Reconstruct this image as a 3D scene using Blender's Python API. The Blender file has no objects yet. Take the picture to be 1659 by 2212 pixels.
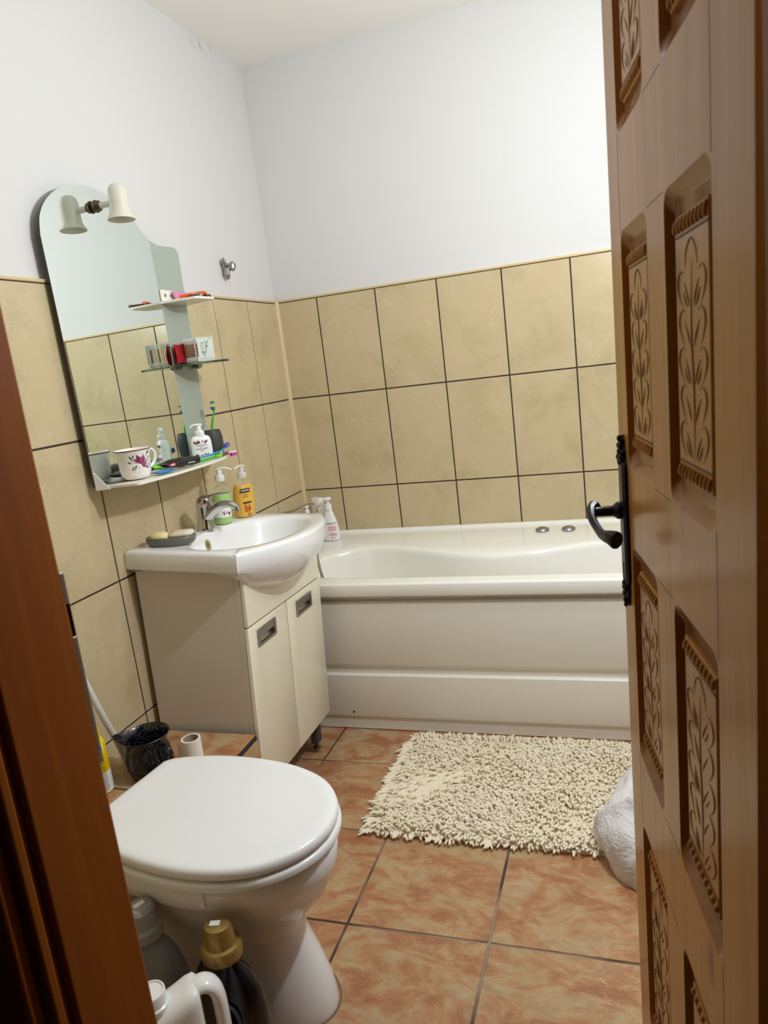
import bpy, bmesh, math, random
from math import sin, cos, pi, radians
from mathutils import Vector, Matrix, Euler, noise

S = bpy.context.scene
C = S.collection
random.seed(7)

# ------------------------------------------------------------------ camera, world, light, exposure
cam_d = bpy.data.cameras.new('camera')
cam = bpy.data.objects.new('camera', cam_d)
C.objects.link(cam)
cam.rotation_euler = Euler((1.3683288, 0.1196337, 0.3060677))
cam.location = (1.3335642, -2.8439396, 1.2961975)
cam_d.sensor_fit = 'HORIZONTAL'
cam_d.sensor_width = 36.0
cam_d.lens = 36.0 * 1569.36 / 1659.0
cam_d.clip_start = 0.02
cam_d.dof.use_dof = True
cam_d.dof.focus_distance = 2.2
cam_d.dof.aperture_fstop = 12
S.camera = cam

world = bpy.data.worlds.new('world')
S.world = world
world.use_nodes = True
world.node_tree.nodes['Background'].inputs[0].default_value = (1.0, 0.72, 0.42, 1)
world.node_tree.nodes['Background'].inputs[1].default_value = 0.012

lamp_d = bpy.data.lights.new('bathroom_light', 'POINT')
lamp_d.energy = 44
lamp_d.color = (0.90, 0.955, 1.0)
lamp_d.shadow_soft_size = 0.03
lamp = bpy.data.objects.new('bathroom_light', lamp_d)
lamp.location = (1.50, -1.38, 1.83)
C.objects.link(lamp)
lamp2_d = lamp_d.copy(); lamp2_d.energy = 11
lamp2 = bpy.data.objects.new('second_bulb', lamp2_d)
lamp2.location = (1.50, -1.06, 1.95)
C.objects.link(lamp2)

S.view_settings.view_transform = 'Standard'
S.view_settings.look = 'None'
S.view_settings.gamma = 1.0
S.view_settings.use_curve_mapping = False
S.view_settings.exposure = 0.0
S.cycles.use_denoising = True
S.cycles.max_bounces = 14
S.cycles.diffuse_bounces = 8
S.cycles.glossy_bounces = 6
S.cycles.transmission_bounces = 12
S.cycles.transparent_max_bounces = 12
S.cycles.caustics_reflective = True
S.cycles.caustics_refractive = False
S.cycles.sample_clamp_indirect = 6.0

# ------------------------------------------------------------------ materials
def srgb(r, g, b):
    f = lambda c: (c / 255 / 12.92) if c / 255 <= 0.04045 else ((c / 255 + 0.055) / 1.055) ** 2.4
    return (f(r), f(g), f(b), 1)

class NT:
    def __init__(s, name):
        s.m = bpy.data.materials.new(name)
        s.m.use_nodes = True
        s.t = s.m.node_tree
        s.b = s.t.nodes['Principled BSDF']
    def n(s, typ, **kw):
        nd = s.t.nodes.new(typ)
        for k, v in kw.items():
            if k.startswith('_'):
                setattr(nd, k[1:], v)
            else:
                nd.inputs[k].default_value = v
        return nd
    def l(s, a, b):
        s.t.links.new(a, b)
    def noise(s, scale, detail=3, rough=0.5, vec=None, dist=0.0):
        nd = s.n('ShaderNodeTexNoise', Scale=scale, Detail=detail, Roughness=rough, Distortion=dist)
        if vec is not None:
            s.l(vec, nd.inputs['Vector'])
        return nd
    def ramp(s, fac, stops):
        r = s.n('ShaderNodeValToRGB')
        e = r.color_ramp.elements
        e[0].position, e[0].color = stops[0]
        e[1].position, e[1].color = stops[-1]
        for p, c in stops[1:-1]:
            x = e.new(p); x.color = c
        s.l(fac, r.inputs['Fac'])
        return r
    def mix(s, fac, a, b, blend='MIX'):
        m = s.n('ShaderNodeMix', _data_type='RGBA', _blend_type=blend)
        if isinstance(fac, (int, float)): m.inputs[0].default_value = fac
        else: s.l(fac, m.inputs[0])
        for i, v in ((6, a), (7, b)):
            if isinstance(v, tuple): m.inputs[i].default_value = v
            else: s.l(v, m.inputs[i])
        return m.outputs[2]
    def bump(s, h, strength=0.2, dist=0.002):
        b = s.n('ShaderNodeBump', Strength=strength, Distance=dist)
        s.l(h, b.inputs['Height'])
        s.l(b.outputs['Normal'], s.b.inputs['Normal'])

def mat(name, col, rough=0.5, metal=0.0, vary=0.06, scale=30, bump=0.0, bscale=200, coat=0.0, trans=0.0, ior=1.45, sss=0.0):
    t = NT(name)
    tc = t.n('ShaderNodeTexCoord')
    c = col if len(col) == 4 else srgb(*col)
    d = tuple(x * (1 - vary) for x in c[:3]) + (1,)
    nz = t.noise(scale, 3, 0.55, tc.outputs['Object'])
    t.l(t.mix(nz.outputs['Fac'], c, d), t.b.inputs['Base Color'])
    t.b.inputs['Roughness'].default_value = rough
    t.b.inputs['Metallic'].default_value = metal
    t.b.inputs['IOR'].default_value = ior
    if coat:
        t.b.inputs['Coat Weight'].default_value = coat
        t.b.inputs['Coat Roughness'].default_value = 0.08
    if trans:
        t.b.inputs['Transmission Weight'].default_value = trans
    if sss:
        t.b.inputs['Subsurface Weight'].default_value = sss
        t.b.inputs['Subsurface Radius'].default_value = (0.02, 0.015, 0.01)
    if bump:
        bz = t.noise(bscale, 3, 0.6, tc.outputs['Object'])
        t.bump(bz.outputs['Fac'], bump)
    return t.m

def wall_tile_mat():
    t = NT('beige_marble_tile')
    tc = t.n('ShaderNodeTexCoord'); g = t.n('ShaderNodeNewGeometry')
    off = t.n('ShaderNodeVectorMath', _operation='SCALE'); off.inputs[0].default_value = (7.3, 11.1, 5.7)
    t.l(g.outputs['Random Per Island'], off.inputs['Scale'])
    add = t.n('ShaderNodeVectorMath', _operation='ADD')
    t.l(tc.outputs['Object'], add.inputs[0]); t.l(off.outputs[0], add.inputs[1])
    v = add.outputs[0]
    a = t.noise(7, 5, 0.6, v, 0.4)
    base = t.ramp(a.outputs['Fac'], [(0.3, srgb(184, 168, 131)), (0.5, srgb(194, 178, 142)), (0.72, srgb(198, 178, 144))])
    p = t.noise(17, 4, 0.65, v, 0.8)
    dark = t.ramp(p.outputs['Fac'], [(0.30, (1, 1, 1, 1)), (0.42, (0, 0, 0, 1))])
    c1 = t.mix(t.math(dark.outputs['Color'], 0.28), base.outputs['Color'], srgb(164, 148, 104)) if hasattr(t, 'math') else t.mix(0.0, base.outputs['Color'], base.outputs['Color'])
    # pale and dark hairline veins
    w = t.noise(9, 6, 0.7, v, 1.6)
    ve = t.ramp(w.outputs['Fac'], [(0.488, (0, 0, 0, 1)), (0.497, (1, 1, 1, 1)), (0.506, (0, 0, 0, 1))])
    k = t.noise(6, 2, 0.5, v)
    km = t.ramp(k.outputs['Fac'], [(0.5, (0, 0, 0, 1)), (0.62, (0.5, 0.5, 0.5, 1))])
    vm = t.mix(1.0, ve.outputs['Color'], km.outputs['Color'], 'MULTIPLY')
    c2 = t.mix(vm, c1, srgb(150, 132, 90))
    w2 = t.noise(6.5, 6, 0.72, v, 2.2)
    v2 = t.ramp(w2.outputs['Fac'], [(0.58, (0, 0, 0, 1)), (0.60, (0.26, 0.26, 0.26, 1)), (0.62, (0, 0, 0, 1))])
    c3 = t.mix(v2.outputs['Color'], c2, srgb(226, 214, 180))
    t.l(c3, t.b.inputs['Base Color'])
    t.b.inputs['Roughness'].default_value = 0.24
    t.b.inputs['Specular IOR Level'].default_value = 0.35
    t.bump(t.noise(40, 3, 0.5, v).outputs['Fac'], 0.04)
    return t.m

def floor_tile_mat():
    t = NT('terracotta_marble_tile')
    tc = t.n('ShaderNodeTexCoord'); g = t.n('ShaderNodeNewGeometry')
    off = t.n('ShaderNodeVectorMath', _operation='SCALE'); off.inputs[0].default_value = (5.3, 9.1, 3.7)
    t.l(g.outputs['Random Per Island'], off.inputs['Scale'])
    add = t.n('ShaderNodeVectorMath', _operation='ADD')
    t.l(tc.outputs['Object'], add.inputs[0]); t.l(off.outputs[0], add.inputs[1])
    mp = t.n('ShaderNodeMapping'); mp.inputs['Rotation'].default_value = (0, 0, 0.7); mp.inputs['Scale'].default_value = (1, 1.7, 1)
    t.l(add.outputs[0], mp.inputs['Vector'])
    v = mp.outputs[0]
    a = t.noise(7.5, 7, 0.66, v, 1.0)
    base = t.ramp(a.outputs['Fac'], [(0.38, srgb(156, 104, 70)), (0.47, srgb(174, 126, 88)), (0.54, srgb(180, 146, 106)), (0.64, srgb(178, 156, 120))])
    b2 = t.noise(22, 4, 0.6, v, 0.6)
    c1 = t.mix(t.ramp(b2.outputs['Fac'], [(0.35, (0.35, 0.35, 0.35, 1)), (0.55, (0, 0, 0, 1))]).outputs['Color'], base.outputs['Color'], srgb(142, 98, 68))
    w = t.noise(8, 6, 0.65, v, 1.5)
    ve = t.ramp(w.outputs['Fac'], [(0.492, (0, 0, 0, 1)), (0.5, (0.7, 0.7, 0.7, 1)), (0.508, (0, 0, 0, 1))])
    k = t.noise(5, 2, 0.5, v)
    km = t.ramp(k.outputs['Fac'], [(0.48, (0, 0, 0, 1)), (0.6, (1, 1, 1, 1))])
    c2 = t.mix(t.mix(1.0, ve.outputs['Color'], km.outputs['Color'], 'MULTIPLY'), c1, srgb(218, 180, 140))
    t.l(c2, t.b.inputs['Base Color'])
    t.b.inputs['Roughness'].default_value = 0.38
    t.bump(t.noise(14, 5, 0.6, v, 1.2).outputs['Fac'], 0.25, 0.004)
    return t.m

def wood_mat(name, c0, c1, c2, rough=0.3, coat=0.6, axis=2, knots=True, croughness=0.16, spec=0.2):
    t = NT(name)
    tc = t.n('ShaderNodeTexCoord')
    mp = t.n('ShaderNodeMapping')
    sc = [9, 9, 9]; sc[axis] = 0.55
    mp.inputs['Scale'].default_value = sc
    t.l(tc.outputs['Object'], mp.inputs['Vector'])
    a = t.noise(2.2, 5, 0.6, mp.outputs[0], 0.8)
    base = t.ramp(a.outputs['Fac'], [(0.3, c0), (0.5, c1), (0.72, c2)])
    mp2 = t.n('ShaderNodeMapping'); sc2 = [60, 60, 60]; sc2[axis] = 1.5
    mp2.inputs['Scale'].default_value = sc2
    t.l(tc.outputs['Object'], mp2.inputs['Vector'])
    f = t.noise(2.0, 3, 0.6, mp2.outputs[0])
    fine = t.mix(t.ramp(f.outputs['Fac'], [(0.35, (0.22, 0.22, 0.22, 1)), (0.6, (0, 0, 0, 1))]).outputs['Color'], base.outputs['Color'], c0)
    if knots:
        vo = t.n('ShaderNodeTexVoronoi', Scale=3.1)
        mp3 = t.n('ShaderNodeMapping'); s3 = [2.2, 2.2, 2.2]; s3[axis] = 0.9
        mp3.inputs['Scale'].default_value = s3
        t.l(tc.outputs['Object'], mp3.inputs['Vector']); t.l(mp3.outputs[0], vo.inputs['Vector'])
        kn = t.ramp(vo.outputs['Distance'], [(0.045, (0.75, 0.75, 0.75, 1)), (0.11, (0, 0, 0, 1))])
        fine = t.mix(kn.outputs['Color'], fine, srgb(74, 50, 34))
    t.l(fine, t.b.inputs['Base Color'])
    t.b.inputs['Roughness'].default_value = rough
    t.b.inputs['Coat Weight'].default_value = coat
    t.b.inputs['Coat Roughness'].default_value = croughness
    t.b.inputs['Specular IOR Level'].default_value = spec
    t.bump(f.outputs['Fac'], 0.05)
    return t.m

def floor_grout_mat():
    t = NT('floor_grout')
    tc = t.n('ShaderNodeTexCoord')
    n = t.noise(2.6, 3, 0.5, tc.outputs['Object'])
    r = t.ramp(n.outputs['Fac'], [(0.44, srgb(70, 58, 50)), (0.56, srgb(150, 132, 112))])
    t.l(r.outputs['Color'], t.b.inputs['Base Color'])
    t.b.inputs['Roughness'].default_value = 0.9
    return t.m

def plaster_mat():
    t = NT('white_plaster')
    tc = t.n('ShaderNodeTexCoord')
    n = t.noise(2.0, 4, 0.5, tc.outputs['Object'])
    base = t.mix(n.outputs['Fac'], srgb(213, 212, 211), srgb(209, 209, 209))
    # damp stain where the left wall meets the ceiling
    sub = t.n('ShaderNodeVectorMath', _operation='SUBTRACT'); sub.inputs[1].default_value = (0.0, -0.27, 2.46)
    t.l(tc.outputs['Object'], sub.inputs[0])
    sc = t.n('ShaderNodeVectorMath', _operation='MULTIPLY'); sc.inputs[1].default_value = (9, 9, 22)
    t.l(sub.outputs[0], sc.inputs[0])
    ln = t.n('ShaderNodeVectorMath', _operation='LENGTH'); t.l(sc.outputs[0], ln.inputs[0])
    r = t.ramp(ln.outputs['Value'], [(0.1, (1, 1, 1, 1)), (0.95, (0, 0, 0, 1))])
    p = t.noise(26, 4, 0.7, tc.outputs['Object'])
    pr = t.ramp(p.outputs['Fac'], [(0.5, (0, 0, 0, 1)), (0.62, (0.8, 0.8, 0.8, 1))])
    st = t.mix(1.0, r.outputs['Color'], pr.outputs['Color'], 'MULTIPLY')
    t.l(t.mix(st, base, srgb(160, 146, 122)), t.b.inputs['Base Color'])
    t.b.inputs['Roughness'].default_value = 0.85
    t.bump(t.noise(120, 3, 0.6, tc.outputs['Object']).outputs['Fac'], 0.03)
    return t.m

def speckle_mat():
    t = NT('speckled_black_enamel')
    tc = t.n('ShaderNodeTexCoord')
    vo = t.n('ShaderNodeTexVoronoi', Scale=330.0, Randomness=1.0)
    t.l(tc.outputs['Object'], vo.inputs['Vector'])
    sel = t.n('ShaderNodeSeparateColor'); t.l(vo.outputs['Color'], sel.inputs[0])
    th = t.ramp(sel.outputs[0], [(0.72, (0, 0, 0, 1)), (0.76, (1, 1, 1, 1))])
    d = t.ramp(vo.outputs['Distance'], [(0.16, (1, 1, 1, 1)), (0.3, (0, 0, 0, 1))])
    t.l(t.mix(t.mix(1.0, th.outputs['Color'], d.outputs['Color'], 'MULTIPLY'), srgb(14, 14, 22), srgb(190, 196, 210)), t.b.inputs['Base Color'])
    t.b.inputs['Roughness'].default_value = 0.18
    return t.m

def glass_mat(name, col, rough=0.0, ior=1.45, density=0.0):
    t = NT(name)
    tc = t.n('ShaderNodeTexCoord')
    nz = t.noise(20, 2, 0.5, tc.outputs['Object'])
    c = srgb(*col)
    t.l(t.mix(nz.outputs['Fac'], c, tuple(x * 0.97 for x in c[:3]) + (1,)), t.b.inputs['Base Color'])
    t.b.inputs['Roughness'].default_value = rough
    t.b.inputs['Transmission Weight'].default_value = 1.0
    t.b.inputs['IOR'].default_value = ior
    return t.m

def thin_clear(name, col=(235, 238, 236), alpha=0.22, rough=0.08):
    t = NT(name)
    tc = t.n('ShaderNodeTexCoord')
    nz = t.noise(25, 2, 0.5, tc.outputs['Object'])
    c = srgb(*col)
    t.l(t.mix(nz.outputs['Fac'], c, tuple(x * 0.95 for x in c[:3]) + (1,)), t.b.inputs['Base Color'])
    t.b.inputs['Roughness'].default_value = rough
    t.b.inputs['Alpha'].default_value = alpha
    return t.m

M = {}
M['tile'] = wall_tile_mat()
M['floor'] = floor_tile_mat()
M['grout'] = mat('dark_brown_grout', (66, 52, 46), 0.9, bump=0.3)
M['fgrout'] = floor_grout_mat()
M['plaster'] = plaster_mat()
M['ceil'] = mat('ceiling_paint', (238, 236, 230), 0.9, vary=0.02, scale=3, bump=0.03)
M['trim'] = mat('beige_trim', (214, 192, 148), 0.35, vary=0.12, scale=14)
M['ceramic'] = mat('white_ceramic', (234, 235, 235), 0.12, vary=0.015, scale=4, coat=0.5)
M['lid'] = mat('white_seat_plastic', (234, 236, 237), 0.22, vary=0.01, scale=4)
M['acrylic'] = mat('bath_acrylic', (236, 235, 228), 0.14, vary=0.02, scale=4, coat=0.3)
M['panel'] = mat('bath_panel', (232, 229, 220), 0.3, vary=0.03, scale=5)
M['cab'] = mat('cream_lacquer', (232, 226, 204), 0.22, vary=0.03, scale=6)
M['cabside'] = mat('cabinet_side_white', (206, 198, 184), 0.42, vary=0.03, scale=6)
M['dark'] = mat('dark_recess', (28, 24, 22), 0.8)
M['chrome'] = mat('chrome', (200, 200, 200), 0.12, 1.0, vary=0.08, scale=50)
M['steel'] = mat('brushed_steel', (170, 168, 165), 0.32, 1.0, vary=0.15, scale=60)
M['iron'] = mat('black_iron', (24, 22, 21), 0.38, 0.5, vary=0.3, scale=60, bump=0.15)
M['door'] = wood_mat('lacquered_pine', srgb(162, 106, 34), srgb(180, 126, 48), srgb(190, 140, 62), 0.45, 0.34)
M['doorshade'] = wood_mat('lacquered_pine_shaded', srgb(128, 76, 20), srgb(150, 92, 28), srgb(166, 108, 42), 0.35, 0.5, knots=False)  # darker copy of the door pine, recess shade put into the colour
M['carve'] = mat('carved_groove', (92, 58, 24), 0.6, vary=0.2)
M['frame'] = wood_mat('dark_stained_pine', srgb(108, 52, 0), srgb(124, 62, 0), srgb(138, 74, 1), 0.6, 0.02, croughness=0.25)
def mirror_mat():
    t = NT('silvered_glass')
    tc = t.n('ShaderNodeTexCoord')
    n = t.noise(3, 2, 0.5, tc.outputs['Object'])
    t.l(t.mix(n.outputs['Fac'], (0.80, 0.87, 0.82, 1), (0.79, 0.86, 0.81, 1)), t.b.inputs['Base Color'])
    t.b.inputs['Metallic'].default_value = 1.0
    t.b.inputs['Roughness'].default_value = 0.0
    return t.m
M['mirror'] = mirror_mat()
M['frost'] = mat('frosted_glass', (158, 170, 158), 0.28, 0.0, vary=0.04, scale=3, ior=1.9)
M['edge'] = mat('glass_edge', (52, 54, 56), 0.2, vary=0.2)
M['greenglass'] = glass_mat('green_edge_glass', (150, 196, 174), 0.02, 1.5)
M['whitemetal'] = mat('white_enamel', (232, 228, 216), 0.3, vary=0.03)
M['shade'] = mat('lamp_cream_enamel', (214, 210, 196), 0.3, vary=0.05, coat=0.3)
M['shadein'] = mat('lamp_inside', (150, 142, 124), 0.5)
M['brass'] = mat('tarnished_brass', (110, 98, 78), 0.35, 0.9, vary=0.3, scale=80)
M['white'] = mat('white_plastic', (236, 236, 234), 0.25, vary=0.02)
M['offwhite'] = mat('white_hose_plastic', (214, 212, 208), 0.4, vary=0.03)
M['porcelain'] = mat('mug_porcelain', (238, 233, 230), 0.12, vary=0.02, coat=0.4)
M['red'] = mat('red', (168, 24, 34), 0.3, vary=0.2)
M['maroon'] = mat('maroon_line', (120, 50, 46), 0.4)
M['pinkflower'] = mat('flower_pink', (176, 84, 128), 0.35, vary=0.5, scale=260)
M['mauve'] = mat('flower_mauve', (132, 44, 92), 0.35, vary=0.4, scale=260)
M['leaf'] = mat('leaf_green', (86, 92, 40), 0.4, vary=0.4, scale=200)
M['bluegrey'] = mat('bluegrey_sprig', (130, 130, 170), 0.4, vary=0.3, scale=200)
M['charcoal'] = mat('charcoal_resin', (62, 62, 64), 0.55, vary=0.2, scale=40, bump=0.1, bscale=300)
M['stone'] = mat('grey_soap_dish', (112, 112, 106), 0.28, vary=0.35, scale=160, bump=0.05)
M['soapy'] = mat('yellow_soap', (236, 220, 164), 0.4, vary=0.05, sss=0.1)
M['soapw'] = mat('white_soap', (228, 216, 194), 0.45, vary=0.05, sss=0.1)
M['greenliq'] = mat('green_liquid', (182, 222, 122), 0.06, vary=0.04, trans=0.2, ior=1.35, coat=0.6)
M['amberliq'] = mat('amber_liquid', (255, 194, 0), 0.05, vary=0.06, trans=0.2, ior=1.35, coat=0.6)
M['clear'] = thin_clear('clear_plastic', (226, 232, 214), 0.10)
M['clearw'] = thin_clear('milky_pump_plastic', (238, 238, 232), 0.62, 0.2)
M['clearbox'] = thin_clear('clear_box_plastic', (236, 240, 238), 0.07, 0.1)
M['labelw'] = mat('label_white', (236, 238, 232), 0.35, vary=0.03)
M['labelg'] = mat('label_green', (60, 140, 50), 0.35, vary=0.2)
M['labelblk'] = mat('label_black', (26, 20, 18), 0.35)
M['amberlabel'] = mat('label_brown', (150, 78, 20), 0.35, vary=0.2)
M['ink'] = mat('ink_dark', (44, 44, 52), 0.5)
M['pink'] = mat('pink_print', (236, 168, 180), 0.35, vary=0.08)
M['gold'] = mat('gold_cap', (158, 130, 70), 0.38, 0.45, vary=0.15, scale=60)
M['goldink'] = mat('gold_ink', (176, 160, 110), 0.4, 0.3)
M['blackp'] = mat('black_plastic', (14, 14, 16), 0.2, vary=0.1)
M['smoke'] = mat('translucent_bottle', (150, 154, 156), 0.3, vary=0.05, trans=0.35)
M['smokecap'] = mat('translucent_cap', (190, 190, 190), 0.3, vary=0.05, trans=0.4)
M['blue'] = mat('blue_label', (20, 100, 160), 0.35)
M['yellow'] = mat('yellow_can', (238, 200, 10), 0.25, vary=0.05)
M['paper'] = mat('toilet_paper', (234, 230, 222), 0.9, vary=0.04, bump=0.3, bscale=140)
M['card'] = mat('cardboard', (170, 156, 140), 0.9, vary=0.1)
M['enamel'] = speckle_mat()
M['rug'] = mat('cream_chenille', (240, 230, 208), 0.95, vary=0.08, scale=60)
M['towel'] = mat('white_terry', (236, 234, 236), 1.0, vary=0.05, scale=120, bump=1.0, bscale=420)
M['lime'] = mat('lime_plastic', (120, 210, 40), 0.25)
M['green'] = mat('green_plastic', (70, 170, 40), 0.25, vary=0.15)
M['cyan'] = mat('cyan_plastic', (40, 160, 190), 0.25)
M['purple'] = mat('purple_bristle', (120, 90, 180), 0.6)
M['magenta'] = mat('magenta_bristle', (190, 60, 160), 0.6)
M['bluebr'] = mat('blue_bristle', (30, 110, 190), 0.6)
M['yellowbr'] = mat('yellow_bristle', (236, 222, 120), 0.6)
M['orange'] = mat('orange_plastic', (214, 84, 30), 0.3)
M['pinkwrap'] = mat('pink_wrapper', (228, 140, 176), 0.3, vary=0.3, scale=90)
M['silver'] = mat('silver_foil', (190, 194, 198), 0.25, 0.85, vary=0.4, scale=60)
M['bluepack'] = mat('blue_packet', (70, 130, 200), 0.3, vary=0.3, scale=80)
M['brownstick'] = mat('brown_paper_stick', (184, 146, 104), 0.8, vary=0.2, scale=90)
M['cotton'] = mat('cotton', (240, 240, 236), 1.0, vary=0.04)
M['sage'] = mat('sage_label', (206, 216, 206), 0.4, vary=0.12, scale=160)
M['cracks'] = mat('clear_pebble_grey', (120, 120, 116), 0.15, 0.4)

# ------------------------------------------------------------------ mesh builder
class MB:
    def __init__(s):
        s.v = []; s.f = []; s.mi = []; s.cur = 0
    def add(s, vs, fs, T=None):
        o = len(s.v)
        if T is not None:
            vs = [T @ Vector(p) for p in vs]
        s.v += [tuple(p) for p in vs]
        s.f += [tuple(i + o for i in f) for f in fs]
        s.mi += [s.cur] * len(fs)
        return s
    def box(s, x0, x1, y0, y1, z0, z1, T=None):
        vs = [(x, y, z) for x in (x0, x1) for y in (y0, y1) for z in (z0, z1)]
        fs = [(0, 1, 3, 2), (4, 6, 7, 5), (0, 4, 5, 1), (2, 3, 7, 6), (0, 2, 6, 4), (1, 5, 7, 3)]
        return s.add(vs, fs, T)
    def loft(s, rings, cap0=True, cap1=True, closed=True, T=None):
        n = len(rings[0]); vs = [p for r in rings for p in r]; fs = []
        for i in range(len(rings) - 1):
            for j in range(n if closed else n - 1):
                a = i * n + j; b = i * n + (j + 1) % n
                fs.append((a, b, b + n, a + n))
        if cap0: fs.append(tuple(reversed(range(n))))
        if cap1: fs.append(tuple(range((len(rings) - 1) * n, len(rings) * n)))
        return s.add(vs, fs, T)
    def lathe(s, prof, n=28, T=None, rx=1.0, ry=1.0, e=2.0, cx=0, cy=0, cap0=True, cap1=True):
        rings = []
        for r, z in prof:
            ring = []
            for k in range(n):
                a = 2 * pi * k / n
                c, q = cos(a), sin(a)
                ring.append((cx + r * rx * math.copysign(abs(c) ** (2 / e), c), cy + r * ry * math.copysign(abs(q) ** (2 / e), q), z))
            rings.append(ring)
        return s.loft(rings, cap0, cap1, True, T)
    def tube(s, pts, r, n=8, T=None, caps=True, flat=1.0, up=None):
        pts = [Vector(p) for p in pts]
        rr = r if isinstance(r, (list, tuple)) else [r] * len(pts)
        rings = []; prev = None
        for i, p in enumerate(pts):
            d = (pts[min(i + 1, len(pts) - 1)] - pts[max(i - 1, 0)]).normalized()
            if prev is None:
                u = Vector(up) if up else (Vector((0, 0, 1)) if abs(d.z) < 0.9 else Vector((1, 0, 0)))
            else: u = prev
            u = (u - d * u.dot(d)).normalized(); prev = u
            w = d.cross(u)
            rings.append([p + (u * cos(2 * pi * k / n) * flat + w * sin(2 * pi * k / n)) * rr[i] for k in range(n)])
        return s.loft(rings, caps, caps, True, T)
    def prism(s, poly, z0, z1, T=None):
        n = len(poly)
        return s.loft([[(x, y, z0) for x, y in poly], [(x, y, z1) for x, y in poly]], True, True, True, T)
    def grid(s, fn, nu, nv, T=None):
        vs = [fn(i / nu, j / nv) for i in range(nu + 1) for j in range(nv + 1)]
        fs = [(i * (nv + 1) + j, (i + 1) * (nv + 1) + j, (i + 1) * (nv + 1) + j + 1, i * (nv + 1) + j + 1) for i in range(nu) for j in range(nv)]
        return s.add(vs, fs, T)
    def ball(s, c, r, n=10, m=6, T=None, sc=(1, 1, 1)):
        rings = []
        for i in range(1, m):
            a = pi * i / m
            rings.append([(c[0] + r * sc[0] * sin(a) * cos(2 * pi * k / n), c[1] + r * sc[1] * sin(a) * sin(2 * pi * k / n), c[2] - r * sc[2] * cos(a)) for k in range(n)])
        return s.loft(rings, True, True, True, T)

def obj(name, mb, mats, parent=None, smooth=True, bevel=0.0, seg=2, sub=0, angle=35, loc=None, rot=None, label=None):
    me = bpy.data.meshes.new(name)
    me.from_pydata(mb.v, [], mb.f)
    mats = mats if isinstance(mats, (list, tuple)) else [mats]
    for m in mats: me.materials.append(m)
    me.polygons.foreach_set('material_index', mb.mi)
    bm = bmesh.new(); bm.from_mesh(me)
    bmesh.ops.recalc_face_normals(bm, faces=bm.faces)
    bm.to_mesh(me); bm.free()
    if smooth:
        me.polygons.foreach_set('use_smooth', [True] * len(me.polygons))
        me.set_sharp_from_angle(angle=radians(angle))
    me.update()
    o = bpy.data.objects.new(name, me)
    C.objects.link(o)
    if parent is not None: o.parent = parent
    if loc is not None: o.location = loc
    if rot is not None: o.rotation_euler = rot
    if bevel:
        b = o.modifiers.new('bevel', 'BEVEL'); b.width = bevel; b.segments = seg; b.limit_method = 'ANGLE'; b.angle_limit = radians(40)
        b.harden_normals = False
    if sub:
        d = o.modifiers.new('sub', 'SUBSURF'); d.levels = sub; d.render_levels = sub
    if label: o['label'] = label
    return o

def thing(name, label, cat, loc=(0, 0, 0), rot=(0, 0, 0), group=None):
    o = bpy.data.objects.new(name, None)
    o.empty_display_size = 0.05
    C.objects.link(o)
    o.location = loc; o.rotation_euler = rot
    o['label'] = label; o['category'] = cat
    if group: o['group'] = group
    return o

def tag(o, label, cat, group=None):
    o['label'] = label; o['category'] = cat
    if group: o['group'] = group
    return o

def struct(o):
    o['kind'] = 'structure'
    return o

def text_part(name, txt, size, m, parent, fn, align='CENTER', thick=0.0):
    cu = bpy.data.curves.new('lettering', 'FONT')
    cu.body = txt; cu.size = size; cu.align_x = align; cu.align_y = 'CENTER'; cu.resolution_u = 3
    tmp = bpy.data.objects.new('lettering_tmp', cu)
    C.objects.link(tmp)
    bpy.context.view_layer.update()
    me = bpy.data.meshes.new_from_object(tmp.evaluated_get(bpy.context.evaluated_depsgraph_get()))
    bpy.data.objects.remove(tmp)
    bm = bmesh.new(); bm.from_mesh(me)
    bmesh.ops.subdivide_edges(bm, edges=[e for e in bm.edges if e.calc_length() > size * 0.5], cuts=1)
    for v in bm.verts: v.co = fn(v.co.x, v.co.y)
    bm.to_mesh(me); bm.free()
    me.materials.clear(); me.materials.append(m)
    o = bpy.data.objects.new(name, me)
    C.objects.link(o); o.parent = parent
    return o

def arc(c, r, a0, a1, n):
    return [(c[0] + r * cos(a0 + (a1 - a0) * i / n), c[1] + r * sin(a0 + (a1 - a0) * i / n)) for i in range(n + 1)]

def round_poly(pts, rad, n=5):
    out = []
    N = len(pts)
    for i in range(N):
        r = rad[i] if isinstance(rad, (list, tuple)) else rad
        p0, p, p1 = Vector(pts[i - 1]), Vector(pts[i]), Vector(pts[(i + 1) % N])
        if r <= 0: out.append(tuple(p)); continue
        a = (p0 - p).normalized(); b = (p1 - p).normalized()
        ra = min(r, (p0 - p).length * 0.49, (p1 - p).length * 0.49)
        A = p + a * ra; B = p + b * ra
        for k in range(n + 1):
            t = k / n
            out.append(tuple(A * (1 - t) ** 2 + p * 2 * t * (1 - t) + B * t * t))
    return out

def crom(pts, n=6, closed=False):
    P = [Vector(p) for p in pts]; out = []
    N = len(P)
    rng = range(N) if closed else range(N - 1)
    for i in rng:
        p0 = P[i - 1] if (closed or i > 0) else P[0] * 2 - P[1]
        p1 = P[i]; p2 = P[(i + 1) % N]
        p3 = P[(i + 2) % N] if (closed or i + 2 < N) else P[-1] * 2 - P[-2]
        for k in range(n):
            t = k / n
            out.append(0.5 * ((2 * p1) + (p2 - p0) * t + (2 * p0 - 5 * p1 + 4 * p2 - p3) * t * t + (3 * p1 - p0 - 3 * p2 + p3) * t ** 3))
    if not closed: out.append(P[-1])
    return out

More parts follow.
